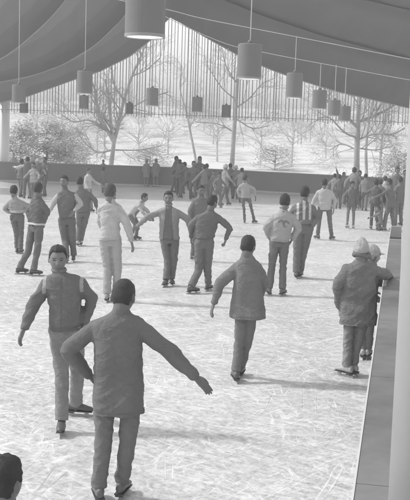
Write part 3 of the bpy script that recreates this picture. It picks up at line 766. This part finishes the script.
        if paint:
            c = centers(me) + np.array(org) - np.array(S); a = c @ np.array(Ah); v = -(c @ np.array(U)); f = c @ np.array(Fw)
            me.polygons.foreach_set('material_index', paint(a, v, f, hw, L * hem).astype(np.int32))
        return o
    mk = tp['m']; mats = [mk(tp['t'])] + [mk(x) for x in tp.get('extra', ())]
    finish(g, tp['name'], mats, tp.get('paint'))
    if tp.get('sleeve'):
        for sg in sgs: finish(sg, 'sleeve', [cloth(tp['sleeve'])])
    if collar:
        gg = Geo(); cr = collar.get('r', .078) * bs_; N_ = 28; vs = []; fs = []; hh = collar.get('h', .035) * bs_
        prof_ = ((cr, 0), (cr + .012, .006), (cr + .004, hh), (cr - .012, hh + .004), (cr - .014, .0))
        for i in range(N_):
            a_ = 2 * math.pi * i / N_
            for (rr_, zz) in prof_: vs.append(nb + U * (zz + .012 + .012 * math.sin(-a_)) + Ah * (rr_ * math.cos(a_)) + Fw * (rr_ * math.sin(a_) * .95))
        q = len(prof_)
        for i in range(N_):
            for k in range(q): fs.append((i * q + k, ((i + 1) % N_) * q + k, ((i + 1) % N_) * q + (k + 1) % q, i * q + (k + 1) % q))
        gg.add(vs, fs); gg.obj('collar', mk(collar['t']), body, origin=org)
    if scarf:
        gg = Geo(); P = []
        for i in range(25):
            a_ = 2 * math.pi * i / 24; P.append(nb + U * (.03 + .012 * math.sin(a_ * 2)) + Ah * (.085 * math.cos(a_)) + Fw * (.085 * math.sin(a_)))
        gg.tube(P, [.032] * 25, 10, 1); gg.obj('scarf', wool(scarf), body, origin=org)
    # ---- trousers
    lg = dict(t=.16, m=twill, r=1.0, fold=.0072, name='trousers', cuff=1.0); lg.update(legs or {})
    g = Geo(); r_ = lg['r'] * bs_; pw = max((J['PR'] - J['PL']).length / 2 + .075 * bs_, .15 * bs_)
    pw = min(pw, hw * .80)
    g.rings([ring(Hc + U * u_, pw * w_, .105 * bs_ * d_, 22) for u_, w_, d_ in ((.16, .84, .86), (.08, .9, .95), (0, .94, 1.02), (-.06, .93, 1.02), (-.1, .8, .9))])
    for h, k, a in (('PL', 'KL', 'AL'), ('PR', 'KR', 'AR')):
        ank = J[a]; kn = J[k]; sh = (ank - kn).normalized(); end = ank + sh * (lg.get('long', .02) * bs_)
        g.tube([J[h], J[h].lerp(kn, .5), kn, kn.lerp(end, .55), end], [.096 * r_, .088 * r_, .075 * r_, .070 * r_, .070 * r_ * lg['cuff']], 16, 4, round_cap=False)
        g.ball(J[h], (.098 * r_, .098 * r_, .098 * r_)); g.ball(kn, (.074 * r_,) * 3)
    me = remesh(g, detail, 3, org, lg['name']); folds(me, lg['fold'] * .8, seed * 13, .5)
    link_mesh(lg['name'], me, lg['m'](lg['t']), body)
    # ---- gloves
    if gloves:
        for i, (e, w) in enumerate((('EL', 'WL'), ('ER', 'WR'))):
            d = (J[w] - J[e]).normalized(); pn = palms[i] if palms[i] is not None else (-Ah * (1 if i else -1) + Fw * .25)
            if abs(pn.dot(d)) > .93: pn = Fw + U * .2
            sgn = 1 if d.cross(pn).dot(Fw) > 0 else -1
            g = Geo(); hand(g, J[w] + d * .035 * bs_, d, Vector(pn), sgn, curl[i], 1.12 * bs_, 1.3)
            me = remesh(g, .0055, 2, org, 'glove'); link_mesh('glove', me, wool(gloves), body)
    # ---- skates
    for i, (k, a) in enumerate((('KL', 'AL'), ('KR', 'AR'))):
        ty = toe[i] if toe[i] is not None else yaw + (8 if i else -8) * (1 if math.cos(R(yaw)) > 0 else -1)
        pit = 0
        if J[a].z > .145 * bs_ + .05: pit = lift[i]
        skate(body, org, J[a], ty, skates if not isinstance(skates, tuple) else skates[i], bs_, J[k], pit)
    return body

def px_person(label, d, joints, yaw, **kw):
    """joints measured in the photo: (x, y) or (x, y, metres behind the figure's own plane)"""
    J = {}
    for k, v in joints.items():
        J[k] = PX(v[0], v[1], d + (v[2] if len(v) > 2 else 0.0))
        if k in ('AL', 'AR') and len(v) == 2:
            q = PZ(v[0], v[1], .145 * kw.get('body_s', 1.0))
            if abs(q.y - d) < .3: J[k] = q
    return build_person(label, J, yaw, **kw)

def stand(label, px, foot_y, top_y, yaw, stride=.12, lean=0.0, arms=((.12, -.02), (.12, -.02)), elbow=(.1, .1), d=None, seedv=0, bendk=0.02, shrug=0, crouch=0.0, **kw):
    """a whole figure from a standing template; the photo gives where it stands and how tall it is
    arms: (outward, forward) swing of each upper arm in radians-ish; elbow: forward bend of the forearm"""
    b = PZ(px, foot_y, 0.0) if d is None else Vector((PX(px, foot_y, d).x, d, 0)); h = PX(px, top_y, b.y).z
    h = max(1.0, min(1.95, h)); s = h / 1.78
    rot = frame(yaw); X = lambda a, f, z: b + rot @ (Vector((a, f, z)) * s)
    lf = lean
    hipz = .93 - crouch; J = {}
    J['PL'] = X(-.085, -lf * .1, hipz); J['PR'] = X(.085, -lf * .1, hipz)
    sh = 1.44 - crouch * .9
    J['SL'] = X(-.2, lf * .5, sh); J['SR'] = X(.2, lf * .5, sh); J['N'] = X(0, lf * .53, sh + .07); J['H'] = X(0, lf * .6 + .02, sh + .215)
    for i, (sd, S_, E_, W_) in enumerate(((-1, 'SL', 'EL', 'WL'), (1, 'SR', 'ER', 'WR'))):
        o, f = arms[i]; v = Vector((sd * math.sin(o), math.sin(f), -math.cos(o) * math.cos(f))).normalized()
        e = rot @ v * (.28 * s); J[E_] = J[S_] + e
        v2 = Vector((v.x * .6, v.y + math.sin(elbow[i]), v.z * math.cos(elbow[i]) + max(0, elbow[i] - 1.2) * .6)).normalized()
        J[W_] = J[E_] + rot @ v2 * (.25 * s)
    J['AL'] = X(-.10, stride, .145); J['AR'] = X(.10, -stride, .145)
    J['KL'] = X(-.10, stride * .5 + bendk + crouch * .5, .52 - crouch * .35); J['KR'] = X(.10, -stride * .5 + bendk + crouch * .5, .52 - crouch * .35)
    return build_person(label, J, yaw, hs=kw.pop('hs', max(.86, s)), body_s=s, **kw)

def P(**k): return k
DK, MD, LT = .15, .24, .42
def knit_hem(a, v, f, hw, L): return np.where(v > L - .06, 1, 0)
def front_shirt(a, v, f, hw, L): return np.where((f > .03) & (np.abs(a) < .055 + .05 * np.clip(v / L, 0, 1)) & (v > -.08), 1, 0)
def shoulder_stripes(a, v, f, hw, L):
    s = (np.abs(np.abs(a) - hw * .80) < .016) & (v < .15) & (v > -.2); return np.where(s, 1, np.where(v > L - .05, 2, 0))
def back_stripes(a, v, f, hw, L):
    s = (np.abs(a) < .026) | (np.abs(np.abs(a) - .125) < .024); return np.where((v > L - .09), 2, np.where(s & (np.abs(a) < hw * .9), 1, 0))
def crest(a, v, f, hw, L):
    e = lambda ca, cv, ra, rv: ((a - ca) / ra) ** 2 + ((v - cv) / rv) ** 2 < 1
    s = ((np.abs(v - (.10 + .55 * np.abs(np.abs(a) - .045))) < .021) & (np.abs(a) < .105)) | e(0, .15, .02, .06) | e(.03, .20, .03, .012)
    hole = e(0, .3, .01, .01)
    return np.where(s & ~hole & (f < 0), 1, np.where(v > L - .05, 2, 0))
def tail(a, v, f, hw, L): return np.where(v > L - .045, 1, 0)
def trim(a, v, f, hw, L): return np.where((v < .0) & (f < 0) & (np.abs(a) < .07), 1, 0)

# ---- nearest figures
px_person('man from behind in a dark hip length coat, one bare hand stretched out sideways', 7.5,
  P(H=(124.2, 293), N=(121, 309), SL=(87, 320), SR=(146, 319), EL=(68, 350, .02), WL=(88, 374, .16), ER=(167, 349, .0), WR=(193, 374.5, -.05),
    PL=(106, 389), PR=(132, 389), KL=(103, 446), AL=(99, 486, .0), KR=(127, 446, .05), AR=(122, 484, .12)), 5,
  head_yaw=14, head_pitch=8, hs=1.0, hair=P(t=.05, style='short', th=.010), skin_t=.15,
  top=P(t=.155, name='coat', hem=1.34, hemw=.205, hemd=.15, wf=.95, fold=.006), legs=P(t=.17, r=.94, fold=.008), skates=.14, detail=.0075, bdetail=.0042,
  curl=(.5, .22), palms=(None, Vector((.1, .35, -1))), toe=(-14, 12))
px_person('boy facing us in a dark jacket with pale shoulder stripes and faded jeans', 9.5,
  P(H=(57.6, 255), N=(59, 272), SL=(41.5, 276), SR=(86, 277), EL=(32.5, 306, -.05), WL=(24.5, 327, -.16), ER=(91, 300, .06), WR=(85.5, 321, .0),
    PL=(57.5, 329), PR=(75, 329), KL=(62, 377, -.14), AL=(61.5, 424, -.22), KR=(77, 373, .12), AR=(76, 405, .38)), 176,
  head_yaw=172, head_pitch=4, hs=.98, hair=P(t=.06, style='short', th=.014), skin_t=.2,
  top=P(t=.15, hem=1.0, hemw=.165, wf=.9, fold=.005, extra=(.36, .13), paint=shoulder_stripes), legs=P(t=.25, m=denim, r=.96, fold=.006), skates=.10, detail=.007, bdetail=.0042,
  curl=(.45, .6), palms=(Vector((.6, -.3, -.3)), None), collar=P(t=.2, r=.066, h=.025), toe=(176, 95))
px_person('skater from behind in a dark flared coat, feet close together, alone in mid ice', 11.55,
  P(H=(248.3, 244), N=(247, 255), SL=(233, 262), SR=(262.5, 262.5), EL=(219.5, 284, -.02), WL=(214.5, 301, -.06), ER=(264, 283, .06), WR=(258, 300, .2),
    PL=(242.5, 306), PR=(252.5, 306), KL=(239, 345, .02), AL=(236, 372, -.05), KR=(247, 343, .1), AR=(241, 367, .22)), 8,
  head_yaw=18, head_pitch=6, hs=.95, hair=P(t=.05, style='short', th=.014), skin_t=.16, top=P(t=.19, name='coat', hem=1.27, hemw=.225, hemd=.17, wf=1.04, fold=.0055, m=wool),
  legs=P(t=.18, r=.86, fold=.006), skates=.12, detail=.0085, curl=(.5, .4), toe=(-8, 10))
px_person('skater in a pale knit hat and long dark coat leaning on the barrier', 12.0,
  P(H=(361.5, 248.5), N=(361.5, 257), SL=(343, 265), SR=(379, 266), EL=(337.5, 286, -.02), WL=(339.5, 306, .08), ER=(384, 274, .3), WR=(388.5, 275.5, .78),
    PL=(352, 303), PR=(366, 303), KL=(348, 340), AL=(347, 363, -.05), KR=(358.5, 340, .05), AR=(353.5, 364, .05)), 14,
  head_yaw=20, head_pitch=8, hs=1.0, hair=P(t=.12, style='long', th=.012), hat=P(t=.40, soft=1), skin_t=.2,
  top=P(t=.18, name='coat', hem=1.58, hemw=.235, hemd=.18, wf=1.06, fold=.0055, m=wool, sleeve_r=1.2), legs=P(t=.27, r=.88, m=denim), skates=.42, detail=.0085,
  gloves=.3, scarf=.17, toe=(-40, -25), palms=(None, Vector((.2, .1, -1))))
px_person('companion in a pale peaked cap, turned sideways in front of the pale hatted skater', 13.0,
  P(H=(373.0, 253.5), N=(370.5, 262), SL=(364, 268, .14), SR=(378, 268.5, -.1), EL=(363, 285, .25), WL=(370, 292, .3), ER=(381, 282, .1), WR=(384.5, 279, .5),
    PL=(361, 307), PR=(370, 307), KL=(362, 336), AL=(363, 355), KR=(369, 336), AR=(368, 354)), 60,
  head_yaw=84, head_pitch=6, hs=.95, hair=P(t=.16, style='long', th=.016), hat=P(t=.38, brim=True), skin_t=.3,
  top=P(t=.2, name='coat', hem=1.2, hemw=.17, fold=.005), legs=P(t=.2, r=.85), skates=.4, detail=.0095, toe=(10, 20), gloves=.3)
stand('dark haired youngster in the lower corner, only the head showing', 2, 600, 458, 20, d=4.5, hair=P(t=.04, style='short', th=.016), skin_t=.16, top=P(t=.15), legs=P(t=.16), detail=.009, hs=.9)

# ---- middle of the ice
px_person('man in a white sweater and pale trousers seen from behind', 16.9,
  P(H=(109.8, 190.5), N=(110.5, 200), SL=(98, 206), SR=(122, 205), EL=(101, 222, .15), WL=(105, 233, .3), ER=(127, 224, -.03), WR=(131, 240, -.05),
    PL=(104.5, 240), PR=(116, 240), KL=(107.5, 268), AL=(107, 293), KR=(117.5, 268), AR=(116.5, 292)), 5,
  head_yaw=8, hs=1.12, body_s=1.08, hair=P(t=.09, style='short', th=.014), skin_t=.2, top=P(t=.47, name='sweater', hem=1.0, hemw=.19, m=wool, extra=(.44, .2), paint=knit_hem, sleeve_r=1.08),
  legs=P(t=.36, r=.96), skates=.3, detail=.010, curl=(.4, .45), collar=P(t=.22, r=.075, h=.045))
px_person('young man facing us with both arms spread, pale jacket open over a dark shirt', 19.0,
  P(H=(168.3, 196.3), N=(168.5, 205.5), SL=(157, 209), SR=(181, 209.5), EL=(146.5, 217.5, -.05), WL=(137.5, 226, -.12), ER=(188, 220, .0), WR=(191, 230, .02),
    PL=(164, 238), PR=(175, 238), KL=(167.3, 261, -.03), AL=(166, 279), KR=(174, 261), AR=(171.5, 278)), 180,
  hs=1.02, hair=P(t=.06, style='short', th=.014), skin_t=.2, top=P(t=.29, hem=1.05, hemw=.20, extra=(.17,), paint=front_shirt), legs=P(t=.17, r=.95), skates=.12, detail=.010,
  curl=(.4, .4), palms=(Vector((0, -.6, -.8)), None), collar=P(t=.3, r=.07, h=.03), toe=(195, 165))
px_person('dark clothed man striding away with a clenched hand held out from his hip', 18.3,
  P(H=(212.8, 200.3), N=(210.5, 210), SL=(195.5, 215), SR=(221.5, 214.5), EL=(191, 226, .05), WL=(191, 236, .1), ER=(229.5, 228, -.02), WR=(226.0, 239, -.08),
    PL=(199.5, 243), PR=(209, 243), KL=(198.5, 270, .0), AL=(191.5, 287, -.28), KR=(207.5, 267, .05), AR=(208.3, 282, .12)), 18,
  head_yaw=40, head_pitch=6, hs=1.02, hair=P(t=.05, style='short', th=.014), skin_t=.16, top=P(t=.15, hem=.82, hemw=.18), legs=P(t=.16, r=1.05), skates=.10, detail=.010, curl=(.6, 2.2), toe=(55, 25), lift=(0, 0))
px_person('teenager with a dark emblem across the back of a pale jacket', 18.2,
  P(H=(285.3, 199.5), N=(284, 209), SL=(271, 214.5), SR=(296, 215), EL=(266.5, 227.5, -.02), WL=(269, 237, .15), ER=(298.3, 228, .02), WR=(293, 238, .06),
    PL=(274.5, 242), PR=(284.5, 242), KL=(272, 266), AL=(269.5, 287.5), KR=(283, 266), AR=(282.5, 288)), 12,
  head_yaw=16, hs=1.05, body_s=1.03, hair=P(t=.05, style='long', th=.016), skin_t=.18, top=P(t=.37, hem=.98, hemw=.17, extra=(.2, .33), paint=crest, sleeve_r=1.12), legs=P(t=.16, r=.98), skates=.14, detail=.009,
  collar=P(t=.3, r=.075, h=.035), toe=(-6, 24))
px_person('skater in a jacket with bold white stripes down the back', 20.5,
  P(H=(305.3, 191.8), N=(304, 200), SL=(291.8, 205), SR=(315.5, 205.5), EL=(290.5, 216, .1), WL=(296, 223, .22), ER=(318, 217, -.02), WR=(313, 225, -.05),
    PL=(298.5, 229), PR=(308.5, 229), KL=(297, 252), AL=(296.5, 271, .0), KR=(303.5, 252, .1), AR=(300, 272.5, .15)), 8,
  head_yaw=25, hs=1.02, body_s=1.03, hair=P(t=.05, style='short', th=.022), skin_t=.18, top=P(t=.17, hem=.78, hemw=.18, extra=(.55, .2), paint=back_stripes), legs=P(t=.17, r=1.12), skates=.14, detail=.010, toe=(0, 20))
px_person('man in a pale jacket and dark trousers beyond the striped skater', 28.7,
  P(H=(324.5, 182), N=(324.5, 187.5), SL=(316.3, 190.5), SR=(333, 190.5), EL=(314, 200.5, -.02), WL=(311.5, 209, -.08), ER=(335, 200, .0), WR=(334, 208, .0),
    PL=(320.5, 208), PR=(329, 208), KL=(319, 223), AL=(317.8, 234.5), KR=(330, 223.5), AR=(331.5, 235)), 0,
  hs=1.0, hair=P(t=.05, style='short', th=.014), skin_t=.18, top=P(t=.44, hem=1.12, hemw=.2), legs=P(t=.15, r=.9), skates=.12, detail=.013, toe=(-30, 40))
px_person('small boy in a pale jacket standing alone with feet apart near the slim tree', 33.6,
  P(H=(244.8, 177.6), N=(245, 182), SL=(239, 184.3), SR=(251, 184.8), EL=(237.8, 191), WL=(240, 197), ER=(254.5, 189.5), WR=(255.3, 195.5),
    PL=(242.5, 198.5), PR=(249, 198.5), KL=(243.9, 209), AL=(244.7, 218), KR=(251.5, 209), AR=(254, 219.5)), 15,
  hs=.95, body_s=.88, hair=P(t=.07, style='short', th=.014), skin_t=.18, top=P(t=.34, hem=.98, hemw=.17), legs=P(t=.14, r=.85), skates=.12, detail=.014, gloves=.12, toe=(0, 50))
px_person('boy bending forward in a pale top beside the white sweater', 27.0,
  P(H=(144.8, 196.6), N=(142.8, 201.5), SL=(139.5, 205.3, -.16), SR=(143, 204.3, .16), EL=(143, 212.5, -.18), WL=(147, 217, -.12), ER=(147.5, 211, .18), WR=(150.5, 216, .14),
    PL=(130.5, 216, -.09), PR=(133, 216, .09), KL=(135, 225, -.1), AL=(131, 236.5, -.1), KR=(138, 225, .1), AR=(136, 236.5, .1)), 90,
  head_pitch=10, hs=.92, body_s=.88, hair=P(t=.06, style='short', th=.014), skin_t=.2, top=P(t=.42, hem=1.05, hemw=.15, bend=-.04), legs=P(t=.17, r=.9), skates=.12, detail=.012)

# ---- the cluster on the left
px_person('boy in a pale sweater and dark trousers at the left side, seen from behind', 23.3,
  P(H=(13.5, 189.3), N=(14.5, 197), SL=(7.3, 200.5), SR=(25.5, 201), EL=(4.5, 208.5), WL=(9.5, 212, .1), ER=(29, 207), WR=(24, 212, .08),
    PL=(13, 217), PR=(21, 217), KL=(16.5, 233), AL=(17, 247.5), KR=(21, 233), AR=(20.5, 248)), 4,
  hs=.98, body_s=.93, hair=P(t=.05, style='short', th=.014), skin_t=.18, top=P(t=.33, name='sweater', hem=.74, hemw=.175, m=wool, extra=(.45,), paint=knit_hem), legs=P(t=.15, r=.98), skates=.14, detail=.011)
px_person('man lunging in a dark jacket with a white shirt tail showing at the hem', 19.75,
  P(H=(38.2, 187.6), N=(37.5, 195.5), SL=(31, 200.5, .12), SR=(44.5, 201.5, -.1), EL=(28.5, 212, .05), WL=(31, 221, -.02), ER=(47.3, 212, -.05), WR=(43.5, 222, -.02),
    PL=(32.5, 227, .05), PR=(39.5, 227, -.05), KL=(28, 251, .05), AL=(20, 266, .1), KR=(37.5, 249, -.08), AR=(33.8, 269.5, -.1)), 48,
  head_yaw=10, hs=1.02, hair=P(t=.06, style='short', th=.014), skin_t=.17, top=P(t=.14, hem=.92, hemw=.2, extra=(.6,), paint=tail, sleeve_r=1.05), legs=P(t=.15, r=1.0), skates=.10, detail=.010, toe=(62, 75), curl=(.7, .5))
px_person('young man facing us in a dark vest over a shirt with pale sleeves', 22.1,
  P(H=(63.8, 179.5), N=(65, 189), SL=(55.5, 193), SR=(77.5, 193), EL=(53, 203.5, -.05), WL=(49.5, 211, -.14), ER=(80.5, 203.5, .0), WR=(75, 210.5, -.14),
    PL=(62, 220), PR=(71.5, 220), KL=(65, 240.5), AL=(66.5, 256), KR=(72.5, 240.5), AR=(73.5, 256.5)), 182,
  head_yaw=196, hs=1.05, body_s=1.05, hair=P(t=.06, style='short', th=.014), skin_t=.19, top=P(t=.16, name='vest', hem=.92, hemw=.18, sleeve=.46), legs=P(t=.15, r=1.0), skates=.12, detail=.010)
px_person('man in a dark jacket just behind the one with pale sleeves, arm hanging free', 25.3,
  P(H=(79.4, 180.5), N=(80.5, 187.5), SL=(73.5, 191.5), SR=(91, 192), EL=(73.5, 202), WL=(76, 210, .1), ER=(95, 200), WR=(96.3, 206.5),
    PL=(79.5, 213), PR=(87, 213), KL=(79, 228, .05), AL=(77.5, 240.5), KR=(83.5, 228, .1), AR=(81, 240)), -12,
  hs=1.0, hair=P(t=.05, style='short', th=.014), skin_t=.18, top=P(t=.16, hem=.95, hemw=.18), legs=P(t=.16, r=.95), skates=.4, detail=.012)
stand('figure in a pale shirt turned to the side, beyond the pair in dark jackets', 87.5, 212, 167.5, 120, skin_t=.22, hair=P(t=.07), top=P(t=.46, hem=1.0), legs=P(t=.2), detail=.014, arms=((.3, .5), (.2, .2)), elbow=(.8, .5))
stand('small dark figure at the board wall right above the white sweater', 103, 193, 167, 20, skin_t=.2, hair=P(t=.08), top=P(t=.2), legs=P(t=.2), detail=.016)
stand('onlooker beyond the board wall, head just showing over it beneath the forked tree', 106.5, 0, 159.5, 180, d=58.2, skin_t=.2, hair=P(t=.1), top=P(t=.22), legs=P(t=.2), detail=.018)
stand('onlooker beyond the board wall next to the white post', 15, 0, 152.5, 180, d=59.0, skin_t=.35, hair=P(t=.2), top=P(t=.34), legs=P(t=.2), detail=.018)
GL = 'skaters crowding at the far boards'
stand('dark coated skater at the far boards with one pale arm raised', 27, 199, 156, -20, skin_t=.2, hair=P(t=.06), top=P(t=.16, sleeve=.5), legs=P(t=.16), detail=.014, arms=((.9, .5), (.15, .1)), elbow=(1.4, .2))
stand('skater with a pale cap half hidden among the group near the white post', 37, 197, 158, 160, skin_t=.34, hair=P(t=.2), hat=P(t=.5), top=P(t=.2), legs=P(t=.18), detail=.015, arms=((.2, .7), (.2, .7)), elbow=(.8, .8))
stand('dark bareheaded skater standing rightmost of the group near the white post', 44.5, 196.5, 156.5, -140, skin_t=.18, hair=P(t=.05), top=P(t=.16), legs=P(t=.16), detail=.014, arms=((.35, .3), (.2, .1)), elbow=(1.0, .4))
stand('skater in grey leaning among the group near the white post', 31, 198.5, 166, 70, lean=.25, skin_t=.2, hair=P(t=.08), top=P(t=.2), legs=P(t=.18), detail=.015)

# ---- the crowd in the middle distance
stand('left one of a hooded pair in grey standing at the board wall', 146, 186.5, 158.8, 10, stride=.03, skin_t=.2, hair=None, hat=P(t=.3), top=P(t=.3, name='coat', hem=1.7, hemw=.2), legs=P(t=.26), skates=.45, detail=.017, shrug=0)
stand('right one of a hooded pair in grey standing at the board wall', 155.5, 187, 158.2, -20, stride=.03, skin_t=.2, hair=None, hat=P(t=.26), top=P(t=.25, name='coat', hem=1.6, hemw=.2), legs=P(t=.24), skates=(.6, .6), detail=.017)
stand('dark skater turned sideways at the board wall, left of the bending one', 174, 193, 155.5, 80, skin_t=.17, hair=P(t=.06), top=P(t=.17), legs=P(t=.17), detail=.015, arms=((.3, -.4), (.3, .5)), elbow=(.8, .6), lean=.1)
stand('dark skater bending forward among the crowd, one leg trailing', 187, 198.5, 161.5, -60, stride=.28, lean=.3, skin_t=.18, hair=P(t=.06), top=P(t=.17), legs=P(t=.16), detail=.014, arms=((.4, .6), (.4, .3)), elbow=(.5, .5), bendk=.12)
stand('tall dark skater with a pale scarf among the crowd', 198.5, 197, 155, 170, skin_t=.17, hair=P(t=.05, th=.018), top=P(t=.15, hem=1.4, name='coat', hemw=.21), legs=P(t=.15), scarf=.42, detail=.013, arms=((.35, .1), (.35, .1)))
stand('dark figure right behind the striding man, hidden by his shoulder', 198.5, 261, 184, 160, skin_t=.16, hair=P(t=.05), top=P(t=.17, hem=1.2), legs=P(t=.16), detail=.012)
stand('bareheaded dark skater between the tall one and the pale hooded one', 212.8, 203, 170, 165, skin_t=.18, hair=P(t=.06), top=P(t=.2, hem=1.2), legs=P(t=.17), detail=.014, arms=((.3, .2), (.3, .2)))
stand('skater in a pale hood and grey coat among the crowd, leg out behind', 224, 205.5, 163.5, 60, stride=.26, skin_t=.25, hair=None, hat=P(t=.5), top=P(t=.3, name='coat', hem=1.25, hemw=.22), legs=P(t=.15, r=.9), detail=.014, arms=((.3, .3), (.3, .2)), elbow=(.6, .5))
stand('short skater with a pale cap directly under the slim straight tree', 235, 199.5, 165, 10, skin_t=.22, hair=None, hat=P(t=.46), top=P(t=.2, hem=1.2), legs=P(t=.17), detail=.015, arms=((.35, .2), (.35, .2)))
stand('dark jacketed skater wedged in the crowd in front of the board wall', 206, 199, 163, -30, skin_t=.18, hair=P(t=.06), top=P(t=.19), legs=P(t=.17), detail=.015)
stand('dark skater left behind the arms of the tall one', 181, 194, 162, 150, skin_t=.2, hair=P(t=.06), top=P(t=.19), legs=P(t=.18), detail=.016, arms=((.5, .1), (.3, .1)))

# ---- the group on the right
stand('girl in dark clothes nearest the broad tree, arm hanging to the left', 350, 228.5, 180.5, 170, stride=.06, skin_t=.22, hair=P(t=.06, style='long', th=.02), top=P(t=.16, hem=1.25, name='coat', hemw=.19), legs=P(t=.2, r=.75), skates=.3, detail=.012, arms=((.1, .1), (.35, .1)), elbow=(.2, .2))
stand('taller grey jacketed skater behind the girl in dark clothes', 352.5, 210, 167, 10, skin_t=.18, hair=P(t=.06, th=.02), top=P(t=.28, hem=1.1), legs=P(t=.18), detail=.013, arms=((.4, .1), (.4, .1)))
stand('skater in a dark jacket reaching an arm toward the girl', 374, 229.5, 178.5, 5, stride=.05, skin_t=.2, hair=P(t=.06, th=.02), top=P(t=.15, hem=1.05, hemw=.21), legs=P(t=.16, r=.85), skates=.35, detail=.012, arms=((.75, .1), (.3, .1)), elbow=(.2, .3))
stand('boy in a pale shirt behind the dark jackets on the right', 383.5, 218, 175.5, -10, skin_t=.18, hair=P(t=.06), top=P(t=.48), legs=P(t=.16), detail=.013)
stand('dark coated skater closest to the column, leaning left', 389, 231, 178, -60, lean=.12, stride=.14, skin_t=.2, hair=P(t=.06, th=.018), top=P(t=.15, hem=1.3, name='coat', hemw=.23), legs=P(t=.16), skates=.3, detail=.012, arms=((.5, .5), (.35, .2)), elbow=(.7, .5))
stand('crouching child in dark clothes on the ice in front of the dark coats', 380.5, 229, 202, -100, crouch=.42, skin_t=.2, hair=P(t=.08), top=P(t=.2), legs=P(t=.2), d=32.4, detail=.013, hs=.8, lean=.3, arms=((.2, .9), (.2, .7)), elbow=(.6, .6))
stand('tall man with a white shirt collar standing beside the column', 395, 215, 166.5, 175, skin_t=.18, hair=P(t=.06), top=P(t=.17), legs=P(t=.16), collar=P(t=.7, r=.072, h=.05), detail=.013)
stand('dark skater almost hidden behind the column', 403, 213, 169, 170, skin_t=.18, hair=P(t=.06), top=P(t=.2), legs=P(t=.17), detail=.014)
stand('skater in a grey jacket right behind the pale jacketed man', 333.5, 207, 173, 20, skin_t=.2, hair=P(t=.06), top=P(t=.32, hem=1.1), legs=P(t=.18), detail=.014, arms=((.45, .1), (.45, .1)))
stand('skater waving one arm above the wall near the broad trunk', 342.5, 205, 171.5, 170, skin_t=.2, hair=P(t=.06), top=P(t=.2), legs=P(t=.18), detail=.014, arms=((2.3, .3), (2.5, .2)), elbow=(.1, .1))
stand('skater with a dark head seen over the dark jackets, right of the broad trunk', 364, 211, 173, 20, skin_t=.2, hair=P(t=.06), top=P(t=.22), legs=P(t=.18), detail=.014)

# ---- fillers of the crowd, each where a figure shows between others
for a in (
 ('dark skater close at the left edge of the central crowd, facing the boards', 178.5, 196, 159, 10, .17, .16, .14),
 ('broad dark skater in the centre of the crowd, back to the wall', 192.5, 200, 160.5, 175, .16, .16, .17),
 ('grey jacketed skater between the broad and the tall dark ones', 203.5, 203, 164, -35, .21, .17, .16),
 ('short dark skater in front of the pale hooded one', 217.5, 208, 172, 150, .18, .16, .15),
 ('dark skater just behind the small cap under the slim tree', 229.5, 199, 163, -15, .2, .17, .16),
 ('grey clad skater linked to the small pale cap', 240.5, 203, 167.5, 20, .25, .18, .15),
 ('dark skater behind the taller grey jacket, touching the broad trunk', 358, 209, 170, 175, .18, .17, .15),
 ('short dark skater between the reaching jacket and the pale shirt', 378.5, 222, 179, 10, .17, .16, .14),
 ('dark skater half hidden left of the column', 398, 226, 176, -30, .17, .16, .14),
 ('dark skater at the wall beyond the dark girl', 338, 209, 174, -20, .2, .17, .15),
 ('dark skater in the left group beside the raised pale arm', 20.5, 197, 158.5, 30, .17, .16, .14),
 ('pale sleeved skater in the left group, arm toward the lunging man', 33.5, 201, 162, 200, .34, .18, .16),
):
    l, px, fy, ty, yw, tt, lt, sk = a
    stand(l, px, fy, ty, yw, stride=.04 + .2 * ((px * 7) % 1), lean=.14 * ((px * 3) % 1), skin_t=sk + .03, hair=P(t=.06, th=.018), top=P(t=tt, hem=1.0 + .35 * ((px * 5) % 1), hemw=.2), legs=P(t=lt), detail=.015,
          arms=((.25 + .4 * ((px * 11) % 1), .3 * ((px * 13) % 1)), (.2 + .4 * ((px * 17) % 1), .4 * ((px * 19) % 1))), elbow=(.2 + .9 * ((px * 23) % 1), .2 + .8 * ((px * 29) % 1)))

# ------------------------------------------------------------------ the air
HAZE = .0036
hm = bpy.data.materials.new('haze'); hm.use_nodes = True; hn = hm.node_tree; hn.nodes.clear()
pv = hn.nodes.new('ShaderNodeVolumePrincipled'); pv.inputs['Color'].default_value = (.95, .95, .95, 1); pv.inputs['Density'].default_value = HAZE; pv.inputs['Anisotropy'].default_value = .0
ho = hn.nodes.new('ShaderNodeOutputMaterial'); hn.links.new(pv.outputs[0], ho.inputs['Volume'])
zs = [v[2] for v in vs_ground]
g = Geo(); g.box((-1620, -1220, min(zs) - 1), (1620, 1820, max(max(zs) + 4, 32)))
tag(g.obj('haze', hm, smooth=False), kind='stuff')
